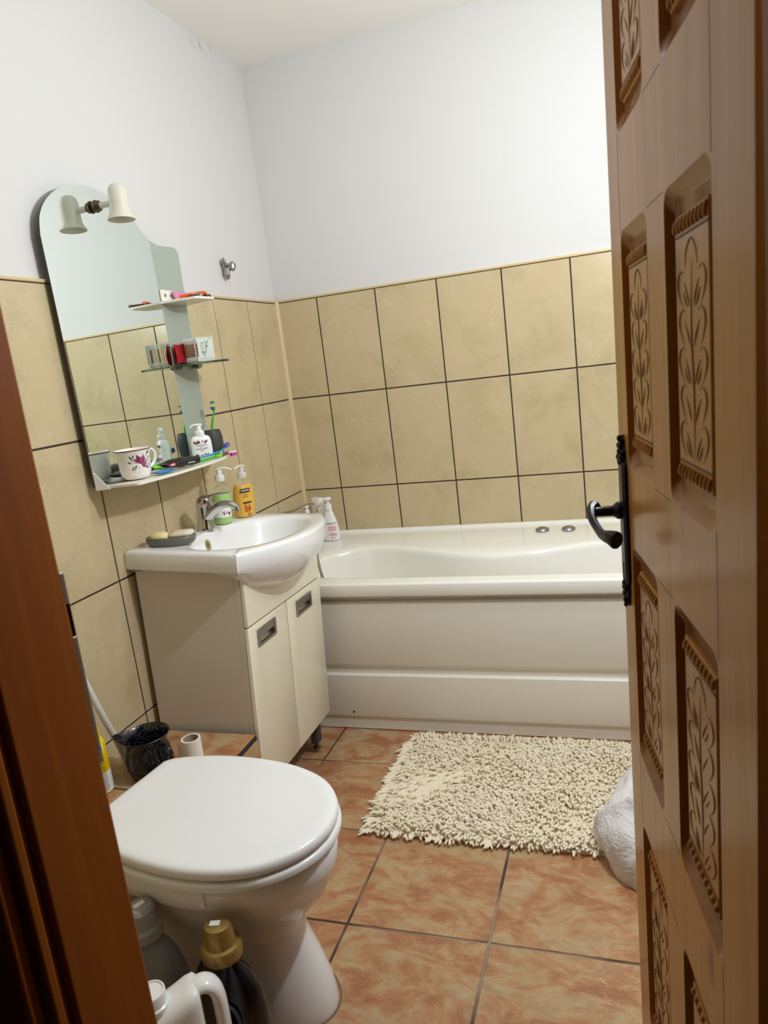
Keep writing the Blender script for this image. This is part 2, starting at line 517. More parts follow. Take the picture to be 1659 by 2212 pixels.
# ------------------------------------------------------------------ room shell
TZ = 1.5878          # top of the tile rows
TW, TH = 0.25, 0.39449
CEIL = 2.484
XR, YF = 2.05, -2.27  # unseen right wall, set far to cut bounce; inner face of the door wall

def tile_field(mb, s0, s1, z0, z1, P, soff, zoff, tw, th, g=0.0052, t=0.004, ch=0.0010):
    # P maps (s, z, depth) to a point; every tile is a bevelled slab, the grout lies behind
    import math as _m
    i0 = _m.floor((s0 - soff) / tw); i1 = _m.ceil((s1 - soff) / tw)
    j0 = _m.floor((z0 - zoff) / th); j1 = _m.ceil((z1 - zoff) / th)
    for i in range(i0, i1):
        for j in range(j0, j1):
            a0 = max(s0, soff + i * tw + g / 2); a1 = min(s1, soff + (i + 1) * tw - g / 2)
            b0 = max(z0, zoff + j * th + g / 2); b1 = min(z1, zoff + (j + 1) * th - g / 2)
            if a1 - a0 < 0.006 or b1 - b0 < 0.006: continue
            q = lambda u, d: [P(a0 + u, b0 + u, d), P(a1 - u, b0 + u, d), P(a1 - u, b1 - u, d), P(a0 + u, b1 - u, d)]
            mb.cur = 0
            mb.loft([q(0, -t), q(0, -ch), q(ch, 0)], False, True)
    mb.cur = 1
    d = -0.0025
    mb.add([P(s0, z0, d), P(s1, z0, d), P(s1, z1, d), P(s0, z1, d)], [(0, 1, 2, 3)])

mb = MB()
tile_field(mb, -0.1, XR, -3.1, 0.0, lambda s, z, d: (s, z, d), 0.30384, -0.7959, 0.34240, 0.34240, g=0.0068)
struct(obj('floor', mb, [M['floor'], M['fgrout']], smooth=False))

mb = MB().box(-0.012, -0.10, YF, 0.1, 0, CEIL)
wl = struct(obj('wall_left', mb, M['plaster'], smooth=False))
mb = MB(); tile_field(mb, YF, 0.0, 0.0, TZ, lambda s, z, d: (d, s, z), -0.25217, TZ - 4 * TH, TW, TH)
struct(obj('wall_tiling', mb, [M['tile'], M['grout']], wl, smooth=False))
mb = MB().box(-0.1, XR + 0.1, 0.012, 0.10, 0, CEIL)
wb = struct(obj('wall_back', mb, M['plaster'], smooth=False))
mb = MB(); tile_field(mb, 0.0, XR, 0.0, TZ, lambda s, z, d: (s, -d, z), 0.18043, TZ - 4 * TH, TW, TH)
struct(obj('wall_tiling', mb, [M['tile'], M['grout']], wb, smooth=False))
mb = MB().box(XR, XR + 0.10, YF, 0.1, 0, CEIL)
wr = struct(obj('wall_right', mb, mat('low_bounce_grey', (172, 170, 166), 0.8, vary=0.03, scale=4), smooth=False))  # unseen wall, its grey chosen to hold down bounced light
mb = MB()
DX0, DX1, DZ = 0.80, 1.428, 2.02     # door opening
mb.box(-0.1, DX0 - 0.08, YF - 0.12, YF, 0, CEIL); mb.box(DX1 + 0.05, XR + 0.1, YF - 0.12, YF, 0, CEIL)
mb.box(DX0 - 0.08, DX1 + 0.05, YF - 0.12, YF, DZ + 0.05, CEIL)
wf = struct(obj('wall_front', mb, mat('low_bounce_front', (172, 170, 166), 0.8, vary=0.03, scale=4), smooth=False))  # out of view as well, same grey to weaken the fill light
mb = MB(); tile_field(mb, 0.0, DX0 - 0.085, 0.0, TZ, lambda s, z, d: (s, YF + 0.004 + d, z), 0.18043, TZ - 4 * TH, TW, TH)
struct(obj('wall_tiling', mb, [M['tile'], M['grout']], wf, smooth=False))
struct(obj('ceiling', MB().box(-0.1, XR + 0.1, YF - 0.12, 0.1, CEIL, CEIL + 0.08), M['ceil'], smooth=False))

# beige edge strips: along the tile tops and up the corner
def quarter(mb, A, B, u, w, r=0.011):
    A, B, u, w = Vector(A), Vector(B), Vector(u), Vector(w)
    prof = [(0, 0)] + [(r * cos(a), r * sin(a)) for a in [pi / 2 * k / 5 for k in range(6)]]
    mb.loft([[A + u * p + w * q for p, q in prof], [B + u * p + w * q for p, q in prof]])
mb = MB(); mb.box(-0.012, 0.003, YF, 0, TZ, TZ + 0.009)
struct(obj('trim_1', mb, M['trim'], bevel=0.003))
mb = MB(); mb.box(0.0, XR, -0.003, 0.012, TZ, TZ + 0.009)
struct(obj('trim_2', mb, M['trim'], bevel=0.003))
mb = MB(); quarter(mb, (0, 0, 0), (0, 0, TZ + 0.004), (1, 0, 0), (0, -1, 0), 0.013)
struct(obj('trim_3', mb, M['trim']))

# door frame: two jambs with a stop groove, head and the casing on the near side
mb = MB()
mb.box(DX0 - 0.085, DX0, YF - 0.118, YF - 0.018, 0, DZ + 0.05)
mb.box(DX0 - 0.085, DX0 - 0.006, YF - 0.126, YF - 0.118, 0, DZ + 0.05)
mb.box(DX0 - 0.085, DX0 - 0.002, YF - 0.140, YF - 0.126, 0, DZ + 0.05)
mb.box(DX0 - 0.085, DX0 - 0.030, YF - 0.018, YF + 0.004, 0, DZ + 0.05)
jl = struct(obj('door_frame', mb, M['frame'], bevel=0.004))
mb = MB(); mb.box(DX0 - 0.15, DX0 - 0.012, YF - 0.158, YF - 0.140, 0, DZ + 0.13)
mb.box(DX1 + 0.012, DX1 + 0.15, YF - 0.158, YF - 0.140, 0, DZ + 0.13)
mb.box(DX0 - 0.012, DX1 + 0.012, YF - 0.158, YF - 0.140, DZ + 0.01, DZ + 0.13)
struct(obj('casing', mb, M['frame'], jl, bevel=0.004))
mb = MB(); mb.box(DX1 + 0.002, DX1 + 0.05, YF - 0.140, YF - 0.002, 0, DZ + 0.05)
struct(obj('hinge_jamb', mb, M['frame'], jl, bevel=0.003))
mb = MB(); mb.box(DX0, DX1 + 0.002, YF - 0.140, YF - 0.018, DZ, DZ + 0.05)
struct(obj('head_jamb', mb, M['frame'], jl, bevel=0.003))
mb = MB()
for z0, z1 in ((0.925, 1.065), (1.10, 1.132)):
    mb.box(DX0 - 0.014, DX0 - 0.0005, YF - 0.020, YF - 0.0140, z0, z1)
mb.box(DX0 - 0.014, DX0 - 0.0005, YF - 0.0150, YF - 0.0140, 1.065, 1.10)
mb.box(DX0 - 0.014, DX0 - 0.006, YF - 0.020, YF - 0.0150, 1.065, 1.10)
struct(obj('strike_plate', mb, M['steel'], jl, bevel=0.001, label='bent steel strike plate with a dark latch hole'))

# tiled step along the left wall
mb = MB(); SZ = 0.345
Pt = lambda s, z, d: (s, z, SZ + d)
tile_field(mb, 0.001, 0.335, -1.52, -1.236, Pt, 0.335 - 0.3424, -1.236 - 0.3424, 0.3424, 0.3424)
tile_field(mb, 0.001, 0.19, YF + 0.01, -1.523, Pt, 0.19 - 0.3424, -1.523 - 0.3424, 0.3424, 0.3424)
tile_field(mb, -1.52, -1.236, 0, SZ - 0.012, lambda s, z, d: (0.339 + d, s, z), -1.236 - 0.28, SZ - 0.012 - 0.35, 0.14, 0.35)
tile_field(mb, YF + 0.01, -1.523, 0, SZ - 0.012, lambda s, z, d: (0.194 + d, s, z), -1.523 - 0.3424, SZ - 0.012 - 0.35, 0.3424, 0.35)
tile_field(mb, 0.194, 0.335, 0, SZ - 0.012, lambda s, z, d: (s, -1.523 - d, z), 0.0, SZ - 0.012 - 0.35, 0.335, 0.35)
mb.cur = 1
mb.box(0.001, 0.334, -1.519, -1.236, 0, SZ - 0.004); mb.box(0.001, 0.189, YF + 0.01, -1.519, 0, SZ - 0.004)
struct(obj('trim_4', mb, [M['floor'], M['grout']], smooth=False))

# ------------------------------------------------------------------ door leaf
DR = Euler((-0.010292, 0.01581, 0.167465))
d_root = bpy.data.objects.new('door_1', None); C.objects.link(d_root)
d_root.location = (1.32412, -1.65504, 1.02); d_root.rotation_euler = DR
d_root['kind'] = 'structure'
WD, HB, HT, TD = 0.601, -1.008, 0.985, 0.04
cols = [(0.080, 0.246), (0.332, 0.500)]
rows = [(-0.885, -0.498), (-0.375, -0.036), (0.081, 0.412), (0.535, 0.865)]
cb = [0.0, 0.289, WD]
rb = [HB, -0.437, 0.022, 0.473, HT]
def rrect(a0, a1, z0, z1, r, n=6):
    return round_poly([(a0, z0), (a1, z0), (a1, z1), (a0, z1)], r, n)
DEP = 0.0105
mb = MB()
F = lambda a, z, x: (x, -a, z)
openings = []
for ci, (a0, a1) in enumerate(cols):
    for ri, (z0, z1) in enumerate(rows):
        op = rrect(a0, a1, z0, z1, 0.022)
        openings.append((a0, a1, z0, z1))
        A0, A1, Z0, Z1 = cb[ci], cb[ci + 1], rb[ri], rb[ri + 1]
        # cell boundary sampled in step with the opening outline
        ca, cz = (a0 + a1) / 2, (z0 + z1) / 2
        bd = []
        for (a, z) in op:
            u = (a - ca) / ((a1 - a0) / 2); w = (z - cz) / ((z1 - z0) / 2)
            k = max(abs(u), abs(w)); u /= k; w /= k
            bd.append((A1 if u > 0.999 else A0 if u < -0.999 else ca + u * (a1 - a0) / 2,
                       Z1 if w > 0.999 else Z0 if w < -0.999 else cz + w * (z1 - z0) / 2))
        n = len(op)
        # corners of the cell
        ringo = []
        for i, (a, z) in enumerate(bd): ringo.append(F(a, z, 0))
        vs = ringo + [F(a, z, 0) for a, z in op]
        fs = [(i, (i + 1) % n, (i + 1) % n + n, i + n) for i in range(n)]
        mb.add(vs, fs)
        # corner fillers of the cell
        for i in range(n):
            (p, q), (p2, q2) = bd[i], bd[(i + 1) % n]
            onx = lambda a: abs(a - A0) < 1e-6 or abs(a - A1) < 1e-6
            onz = lambda z: abs(z - Z0) < 1e-6 or abs(z - Z1) < 1e-6
            if abs(p - p2) > 1e-6 and abs(q - q2) > 1e-6:
                k = (p, q2) if onx(p) and onz(q2) else (p2, q)
                mb.add([F(p, q, 0), F(k[0], k[1], 0), F(p2, q2, 0)], [(0, 1, 2)])
# plain back and edges
mb.add([F(0, HB, 0), F(WD, HB, 0), F(WD, HT, 0), F(0, HT, 0), F(0, HB, TD), F(WD, HB, TD), F(WD, HT, TD), F(0, HT, TD)],
       [(4, 5, 6, 7), (0, 1, 5, 4), (1, 2, 6, 5), (2, 3, 7, 6), (3, 0, 4, 7)])
bmt = mb
obj('door_leaf', bmt, M['door'], d_root, smooth=False)
mb = MB()
for (a0, a1, z0, z1) in openings:
    op = rrect(a0, a1, z0, z1, 0.022)
    ca, cz = (a0 + a1) / 2, (z0 + z1) / 2
    inn = []
    for a, z in op:
        inn.append((ca + (a - ca) * ((a1 - a0) / 2 - 0.004) / ((a1 - a0) / 2), cz + (z - cz) * ((z1 - z0) / 2 - 0.014) / ((z1 - z0) / 2)))
    mb.loft([[F(a, z, 0) for a, z in op], [F(a, z, DEP) for a, z in inn]], False, True)
obj('panel_recess', mb, M['doorshade'], d_root, smooth=True, angle=50)

def leaf_curves(w, h):
    L = [[(0, 0.0), (0.03 * w, 0.3 * h), (-0.02 * w, 0.6 * h), (0.02 * w, 0.9 * h)]]
    L.append([(-0.20 * w, 0.87 * h), (-0.15 * w, 0.945 * h), (0, 0.99 * h), (0.15 * w, 0.945 * h), (0.20 * w, 0.87 * h)])
    K = 5
    for k in range(K):
        st = 0.86 / K
        zb = (0.01 + st * k) * h; zt = zb + st * h
        big = 0.43 - 0.03 * (k % 2)
        for sgn in (-1, 1):
            L.append([(sgn * 0.27 * w, zb), (sgn * (big - 0.05) * w, zb + 0.045 * h), (sgn * (big + 0.02) * w, zb + 0.10 * h), (sgn * (big - 0.01) * w, zb + 0.145 * h), (sgn * (big - 0.11) * w, zt - 0.006 * h), (sgn * (big - 0.20) * w, zt - 0.022 * h)])
            L.append([(sgn * 0.07 * w, zb + 0.0 * h), (sgn * 0.13 * w, zb + 0.05 * h), (sgn * 0.24 * w, zb + 0.115 * h)])
            if k % 2 == 0:
                L.append([(sgn * 0.14 * w, zb + 0.0 * h), (sgn * 0.20 * w, zb + 0.03 * h), (sgn * 0.27 * w, zb + 0.075 * h)])
    return L
for (a0, a1, z0, z1) in openings:
    ca = (a0 + a1) / 2
    fw, f0, f1 = 0.118, z0 + 0.032, z1 - 0.032
    pm = MB()
    fr = lambda u, x, f0=f0, f1=f1, ca=ca: [F(ca - fw / 2 + u, f0 + u, x), F(ca + fw / 2 - u, f0 + u, x), F(ca + fw / 2 - u, f1 - u, x), F(ca - fw / 2 + u, f1 - u, x)]
    pm.loft([fr(0, DEP + 0.001), fr(0.0005, DEP - 0.0045), fr(0.002, DEP - 0.006)], False, True)
    po = obj('carved_panel', pm, M['door'], d_root, smooth=False)
    X = DEP - 0.006
    cm = MB()
    for cv in leaf_curves(fw * 0.92, (f1 - f0) - 0.05):
        pts = crom([(p[0], p[1], 0) for p in cv], 5)
        n = len(pts)
        cm.tube([(X + 0.0001, -(ca + p.x), f0 + 0.025 + p.y) for p in pts], [0.0003 + 0.0009 * sin(pi * (i + 0.4) / n) for i in range(n)], 4, flat=1, up=(1, 0, 0))
    obj('leaf_carving', cm, M['carve'], po, smooth=False, label='incised leafy stem')
    rm = MB()
    for zz in (f0 + 0.010, f1 - 0.010):
        k = 9
        for i in range(k):
            rm.ball((0, 0, 0), 0.0052, 8, 6, Matrix.Translation((X - 0.0004, -(ca - fw / 2 + fw * (i + 0.5) / k), zz)) @ Matrix.Rotation(0.45, 4, 'X'), sc=(0.75, 0.62, 1.6))
    obj('rope_band', rm, M['door'], po, label='row of carved beads')
    em = MB()
    for zz in (f0 + 0.0205, f1 - 0.0205):
        em.box(X - 0.0006, X + 0.001, -(ca + fw / 2 - 0.002), -(ca - fw / 2 + 0.002), zz - 0.0011, zz + 0.0011)
    obj('band_line', em, M['carve'], po, smooth=False)
# joints between rails and stiles
jm = MB()
for a in (0.080, 0.500):
    for (z0, z1) in ((-0.498, -0.375), (-0.036, 0.081), (0.412, 0.535)):
        jm.box(-0.0002, 0.001, -a - 0.0005, -a + 0.0005, z0 - 0.004, z1 + 0.004)
for z in (-0.498, -0.375, -0.036, 0.081, 0.412, 0.535):
    jm.box(-0.0002, 0.001, -0.33, -0.248, z - 0.0004, z + 0.0004)
obj('rail_joint', jm, M['carve'], d_root, smooth=False)

# handle on a long ornate backplate
hm = MB()
hp = []
zt, zb_ = 0.115, -0.135
prof = [(0.0, 0.128), (0.006, 0.122), (0.004, 0.112), (0.012, 0.104), (0.008, 0.094), (0.017, 0.084), (0.019, 0.078), (0.019, -0.092), (0.016, -0.100), (0.009, -0.108), (0.013, -0.118), (0.006, -0.128), (0.007, -0.136), (0.0, -0.142)]
pl = [(0.046 + p, z) for p, z in prof] + [(0.046 - p, z) for p, z in reversed(prof[1:-1])]
front = [F(0.046 + (a - 0.046) * 0.72, z * 0.985, -0.008) for a, z in pl]
hm.loft([[F(a, z, 0.0) for a, z in pl], [F(a, z, -0.0045) for a, z in pl], front], True, True)
hd = obj('backplate', hm, M['iron'], d_root, smooth=False, label='black iron backplate with ornate ends')
om = MB()
for i, (da, z, r) in enumerate([(0, 0.123, .005), (-.006, 0.112, .005), (.006, 0.112, .005), (0, 0.103, .006), (-.009, 0.094, .006), (.009, 0.094, .006), (0, 0.088, .006), (0, -0.104, .006), (-.006, -0.112, .005), (.006, -0.112, .005), (0, -0.120, .006), (0, -0.131, .005), (0, -0.139, .004)]):
    om.ball(F(0.046 + da, z, -0.007), r, 8, 6, sc=(0.8, 1, 1.1))
obj('scrollwork', om, M['iron'], hd)
km = MB(); km.box(-0.0085, -0.0075, -0.0485, -0.0435, -0.098, -0.070)
obj('keyhole', km, M['dark'], hd, smooth=False)
lm = MB()
T = Matrix.Translation((0, -0.044, 0.012)) @ Matrix.Rotation(-pi / 2, 4, 'Y')
lm.lathe([(0.0135, 0.006), (0.0135, 0.014), (0.011, 0.017), (0.0085, 0.020), (0.0078, 0.046), (0.009, 0.050)], 18, T)
lv = crom([(-0.046, -0.034, 0.016), (-0.052, -0.044, 0.014), (-0.054, -0.066, 0.006), (-0.050, -0.09, -0.004), (-0.046, -0.115, -0.008), (-0.040, -0.138, -0.006), (-0.033, -0.150, -0.008)], 5)
n = len(lv)
lm.tube(lv, [0.0115 - 0.0055 * sin(pi * min(1.0, i / n * 1.1)) for i in range(n)], 10, flat=1.15)
obj('door_handle', lm, M['iron'], hd, label='curved black lever on a round spindle')
for z in (-0.78, 0.75):
    hg = MB(); hg.lathe([(0.007, z - 0.05), (0.007, z + 0.05)], 10, Matrix.Translation((0.012, -WD - 0.004, 0)))
    obj('hinge', hg, M['iron'], d_root)

# ------------------------------------------------------------------ bathtub
YP = -0.587
tub = thing('bathtub', 'white acrylic bathtub with grooved front panel along the back wall', 'bathtub', (0.81, -0.3, 0))
xo = 0.81; yo = -0.3
def deck_z(y):   # world y
    t = min(1, max(0, (y + 0.12) / (-0.48)))
    return 0.602 - 0.036 * t
xs_back = [(0.15, -0.33), (0.19, -0.30), (0.24, -0.245), (0.30, -0.222), (0.37, -0.214), (0.46, -0.232), (0.57, -0.272), (0.67, -0.310), (0.76, -0.343), (0.85, -0.362), (0.93, -0.363), (1.0, -0.345), (1.09, -0.310), (1.19, -0.272), (1.30, -0.245), (1.40, -0.235), (1.5, -0.24)]
def yb(x):
    if x <= xs_back[0][0]: return xs_back[0][1]
    for (a, p), (b, q) in zip(xs_back, xs_back[1:]):
        if x <= b:
            t = (x - a) / (b - a); t = t * t * (3 - 2 * t) * 0.35 + t * 0.65
            return p + (q - p) * t
    return xs_back[-1][1]
NT_ = 160
def se(t, e):
    c, s_ = cos(t), sin(t)
    return math.copysign(abs(c) ** (2 / e), c), math.copysign(abs(s_) ** (2 / e), s_)
XA, XB = 0.185, 1.56
def inner(t, shrink, z, front_in=0.0, back_in=0.0, soften=0.0):
    u, v = se(t, 4.5)
    xc, a = (XA + XB) / 2, (XB - XA) / 2 - shrink
    x = xc + a * u
    ym = -0.43
    yback = yb(x) * (1 - soften) + (-0.27) * soften - back_in
    yfront = -0.545 + front_in
    y = ym + v * (yback - ym) if v > 0 else ym + (-v) * (yfront - ym)
    return (x - xo, y - yo, z if z is not None else deck_z(y))
def rectp(t, x0, x1, y0, y1, z):
    u, v = se(t, 40)
    x = (x0 + x1) / 2 + (x1 - x0) / 2 * u
    y = -0.43 + (v * (y1 + 0.43) if v > 0 else -v * (y0 + 0.43))
    return (x - xo, y - yo, z if z is not None else deck_z(y))
ts = [2 * pi * i / NT_ for i in range(NT_)]
mb = MB()
R = []
X0, X1, Y0, Y1 = 0.012, 1.712, -0.612, -0.012
dz = lambda t, off=0: None
def outer(t, ins, dzv):
    p = rectp(t, X0 + ins, X1 - ins, Y0 + ins, Y1 - ins, None)
    return (p[0], p[1], p[2] + dzv)
R.append([outer(t, 0.016, -0.050) for t in ts])
R.append([outer(t, 0.003, -0.048) for t in ts])
R.append([outer(t, 0.0, -0.042) for t in ts])
R.append([outer(t, 0.0, -0.007) for t in ts])
R.append([outer(t, 0.002, -0.002) for t in ts])
R.append([outer(t, 0.007, 0.0) for t in ts])
def lerp3(p, q, k): return tuple(a + (b - a) * k for a, b in zip(p, q))
ring_out = [outer(t, 0.018, 0.0) for t in ts]
ring_in = []
for t in ts:
    p = inner(t, -0.014, None, -0.010, -0.012); ring_in.append(p)
for k in (0.0, 0.25, 0.5, 0.75, 1.0):
    R.append([(lambda m: (m[0], m[1], deck_z(m[1] + yo)))(lerp3(a, b, k)) for a, b in zip(ring_out, ring_in)])
def inz(t, shrink, drop, fi, bi, so):
    p = inner(t, shrink, None, fi, bi, so)
    return (p[0], p[1], p[2] - drop)
R.append([inz(t, -0.006, 0.003, -0.004, -0.005, 0.0) for t in ts])
R.append([inz(t, 0.000, 0.010, 0.0, 0.0, 0.0) for t in ts])
R.append([inz(t, 0.004, 0.022, 0.003, 0.004, 0.0) for t in ts])
R.append([inz(t, 0.015, 0.09, 0.008, 0.016, 0.15) for t in ts])
R.append([inz(t, 0.035, 0.20, 0.016, 0.035, 0.4) for t in ts])
R.append([inz(t, 0.07, 0.32, 0.03, 0.055, 0.7) for t in ts])
R.append([inz(t, 0.13, 0.385, 0.06, 0.085, 1.0) for t in ts])
R.append([inz(t, 0.25, 0.40, 0.10, 0.12, 1.0) for t in ts])
mb.loft(R, False, True)
obj('tub_shell', mb, M['acrylic'], tub, angle=60)
# front panel: profile in (y, z)
mb = MB()
pf = [(-0.560, 0.522), (-0.574, 0.522), (-0.574, 0.497), (-0.583, 0.495), (-0.590, 0.488), (-0.590, 0.262), (-0.586, 0.254), (-0.576, 0.247), (-0.575, 0.2215), (-0.586, 0.2195), (-0.589, 0.2155), (-0.589, 0.062), (-0.586, 0.054), (-0.579, 0.050), (-0.578, 0.002), (-0.560, 0.002)]
mb.loft([[(0.012 - xo, y - yo, z) for y, z in pf], [(1.71 - xo, y - yo, z) for y, z in pf]])
obj('front_panel', mb, M['panel'], tub, angle=28, bevel=0.002, label='cream plastic panel with two horizontal grooves')
mb = MB(); mb.lathe([(0.0035, 0), (0.0035, 0.0012)], 12, Matrix.Translation((0.352 - xo, -0.5895 - yo, 0.074)) @ Matrix.Rotation(pi / 2, 4, 'X'))
obj('screw_hole', mb, M['dark'], tub, label='small dark screw hole')
mb = MB()
for (x, y) in ((1.021, -0.112), (1.118, -0.113)):
    pass
for (x, y) in ((1.021, -0.112), (1.118, -0.113)):
    kb = MB(); kb.lathe([(0.025, 0.0), (0.026, 0.004), (0.024, 0.008), (0.016, 0.013), (0.006, 0.0155), (0.001, 0.016)], 24)
    obj('control_knob', kb, M['steel'], tub, loc=(x - xo, y - yo, 0.602), label='round grey control knob')
# sealing strip between tub and tiles
mb = MB()
quarter(mb, (0.012, -0.001, 0.592), (XR, -0.001, 0.592), (0, -1, 0), (0, 0, 1), 0.022)
mb.box(0.012, XR, -0.036, -0.001, 0.600, 0.6045)
struct(obj('trim_5', mb, M['acrylic'], angle=60))

# ------------------------------------------------------------------ vanity cabinet and washbasin (both stand slightly askew)
CO = Vector((0.018, -1.204, 0.8158)); CR = Euler((-0.048, 0.041, 0.032))
CM = Matrix.Translation(CO) @ CR.to_matrix().to_4x4()
def G(x, y, z): return CM @ Vector((x, y, z))
cab = thing('vanity_cabinet', 'cream two-door vanity cabinet under the washbasin, leaning slightly', 'cabinet', CO, CR)
cd, ct, czd, czb, cw1, cw = 0.318, 0.014, -0.164, -0.651, 0.259, 0.537
mb = MB()
def slab(y0, y1):
    pts = [(0.0, -0.001), (cd - 0.016, -0.001), (cd - 0.016, czb + 0.004), (0.028, czb + 0.004)]
    mb.loft([[(x, y0, z) for x, z in pts], [(x, y1, z) for x, z in pts]])
slab(0.0, 0.016); slab(cw - 0.016, cw)
mb.box(0.029, cd - 0.016, 0.016, cw - 0.016, czb + 0.004, czb + 0.02)
mb.box(cd - 0.016, cd, 0.0, 0.016, czb + 0.004, -0.001); mb.box(cd - 0.016, cd, cw - 0.016, cw, czb + 0.004, -0.001)
mb.box(0.03, 0.034, 0.016, cw - 0.016, czb + 0.02, -0.25)
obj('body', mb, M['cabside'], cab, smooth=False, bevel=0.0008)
mb = MB(); mb.box(cd + 0.001, cd + ct, 0.0, cw, czd + 0.002, -0.002)
obj('fascia', mb, M['cab'], cab, smooth=True, bevel=0.003)
hcut = [(0.050, 0.165, -0.230, -0.187), (0.327, 0.447, -0.233, -0.190)]
for k, (y0, y1) in enumerate(((0.0, cw1 - 0.004), (cw1 + 0.004, cw))):
    mb = MB()
    a0, a1, b0, b1 = hcut[k]
    z0, z1 = czb, czd - 0.003
    xa, xb = cd + 0.002, cd + ct
    # door board with a cut-out for the recessed pull
    mb.box(xa, xb, y0, a0, z0, z1); mb.box(xa, xb, a1, y1, z0, z1); mb.box(xa, xb, a0, a1, z0, b0); mb.box(xa, xb, a0, a1, b1, z1)
    bm = bmesh.new()
    dm = MB()
    out = [(y0, z0), (y1, z0), (y1, z1), (y0, z1)]; inn = [(a0, b0), (a1, b0), (a1, b1), (a0, b1)]
    rd = 0.003
    oi = [(y0 + rd, z0 + rd), (y1 - rd, z0 + rd), (y1 - rd, z1 - rd), (y0 + rd, z1 - rd)]
    V = lambda L, x: [(x, p, q) for p, q in L]
    dm.loft([V(inn, xa), V(out, xa), V(out, xb - rd), V([(p * 0.5 + r_ * 0.5, q * 0.5 + s_ * 0.5) for (p, q), (r_, s_) in zip(out, oi)], xb - rd * 0.3), V(oi, xb), V(inn, xb), V(inn, xa)], False, False)
    dr = obj('door', dm, M['cab'], cab, smooth=True, angle=60)
    hm = MB()
    # pull: frame plus curved recess
    fr0 = rrect(a0 - 0.004, a1 + 0.004, b0 - 0.004, b1 + 0.004, 0.006)
    fr1 = rrect(a0 + 0.009, a1 - 0.009, b0 + 0.005, b1 - 0.005, 0.004)
    hm.loft([V(fr0, xb + 0.0002), V(fr0, xb + 0.003), V(fr1, xb + 0.0035), V(fr1, xb - 0.002)], False, False)
    hm.grid(lambda u, v: (xb - 0.002 - 0.010 * sin(pi * u) ** 0.7, a0 + 0.008 + (a1 - a0 - 0.016) * v, b0 + 0.004 + (b1 - b0 - 0.008) * u), 10, 2)
    hm.box(xb - 0.009, xb + 0.002, a0 + 0.009, a1 - 0.009, b0 + (b1 - b0) * 0.52, b0 + (b1 - b0) * 0.9)
    obj('handle', hm, M['steel'], dr, smooth=True, angle=40, label='brushed recessed pull')
for (x, y) in ((0.292, cw - 0.05), (0.06, cw - 0.045), (0.28, 0.05)):
    lg = MB(); lg.box(-0.012, 0.012, -0.02, 0.02, -0.095, 0.004); lg.box(-0.018, 0.02, -0.025, 0.025, -0.012, 0.004)
    l = obj('leg', lg, M['charcoal'], cab, smooth=False, bevel=0.002, loc=(x, y, czb + 0.001))
    ft = MB(); ft.lathe([(0.006, -0.118), (0.013, -0.116), (0.013, -0.112), (0.006, -0.108), (0.006, -0.095)], 14)
    obj('foot', ft, M['brass'], l, label='brass screw foot')

basin = thing('washbasin', 'white ceramic washbasin with bulging front set on the cabinet', 'washbasin', CO, CR)
bl = [(-0.020, -0.010), (-0.006, -0.016), (0.10, -0.030), (0.22, -0.042), (0.335, -0.056)]
bf = [(0.350, -0.054), (0.366, -0.030), (0.392, 0.020), (0.416, 0.080), (0.434, 0.150), (0.443, 0.245), (0.436, 0.335), (0.420, 0.412), (0.395, 0.478), (0.368, 0.524)]
br = [(0.352, 0.542), (0.25, 0.553), (0.12, 0.560), (0.0, 0.562)]
outl = [Vector((p[0], p[1])) for p in crom([(a, b, 0) for a, b in bl + bf + br], 4)]
outl = [(p.x, p.y) for p in outl] + [(-0.002, 0.40), (-0.008, 0.2), (-0.016, 0.05)]
NB = len(outl)
cxb, cyb = 0.235, 0.245
def oscale(sx, sy, z, bx=0.20):
    return [((bx + (x - bx) * sx), (cyb + (y - cyb) * sy), z) for x, y in outl]
def inset(d, z):
    res = []
    for i, (x, y) in enumerate(outl):
        p = Vector((x, y)); a = Vector(outl[i - 1]); b = Vector(outl[(i + 1) % NB])
        tdir = (b - a).normalized(); nrm = Vector((-tdir.y, tdir.x))
        if nrm.dot(Vector((cxb, cyb)) - p) < 0: nrm = -nrm
        q = p + nrm * d
        res.append((q.x, q.y, z))
    return res
TOPZ = 0.058
# bowl opening sampled at the same directions as the outline
def bowl_pt(x, y, k, z):
    ang = math.atan2((y - cyb) / 0.30, (x - cxb) / 0.21)
    u, v = se(ang, 2.25)
    bx_, by_ = 0.248, 0.245
    return (bx_ + 0.147 * k * u * (1.0 if u > 0 else 1.0), by_ + 0.243 * k * v, z)
mb = MB()
n_l, n_f, n_r = (len(bl)) * 4, len(bf) * 4, len(br) * 4
def fw_(i):
    k = (i - (n_l - 2)) / (n_f + 1)
    if k <= 0 or k >= 1: return 0.0
    return min(1, k / 0.12, (1 - k) / 0.12)
def mixr(sx, sy, z, zs, d):
    a = oscale(sx, sy, z); b = inset(d, zs)
    return [tuple(p * fw_(i) + q * (1 - fw_(i)) for p, q in zip(a[i], b[i])) for i in range(NB)]
rings = [oscale(0.30, 0.20, -0.13), oscale(0.50, 0.32, -0.11), oscale(0.62, 0.42, -0.096), oscale(0.74, 0.54, -0.080), oscale(0.83, 0.66, -0.062), oscale(0.905, 0.77, -0.042), mixr(0.945, 0.85, -0.025, -0.004, 0.040), mixr(0.97, 0.91, -0.010, 0.002, 0.010), mixr(0.985, 0.955, 0.001, 0.004, 0.003), mixr(0.997, 0.985, 0.016, 0.008, 0.0), inset(0.0, 0.030), inset(0.0, TOPZ - 0.010), inset(0.003, TOPZ - 0.003), inset(0.010, TOPZ)]
bo = lambda k, z: [bowl_pt(x, y, k, z) for x, y in outl]
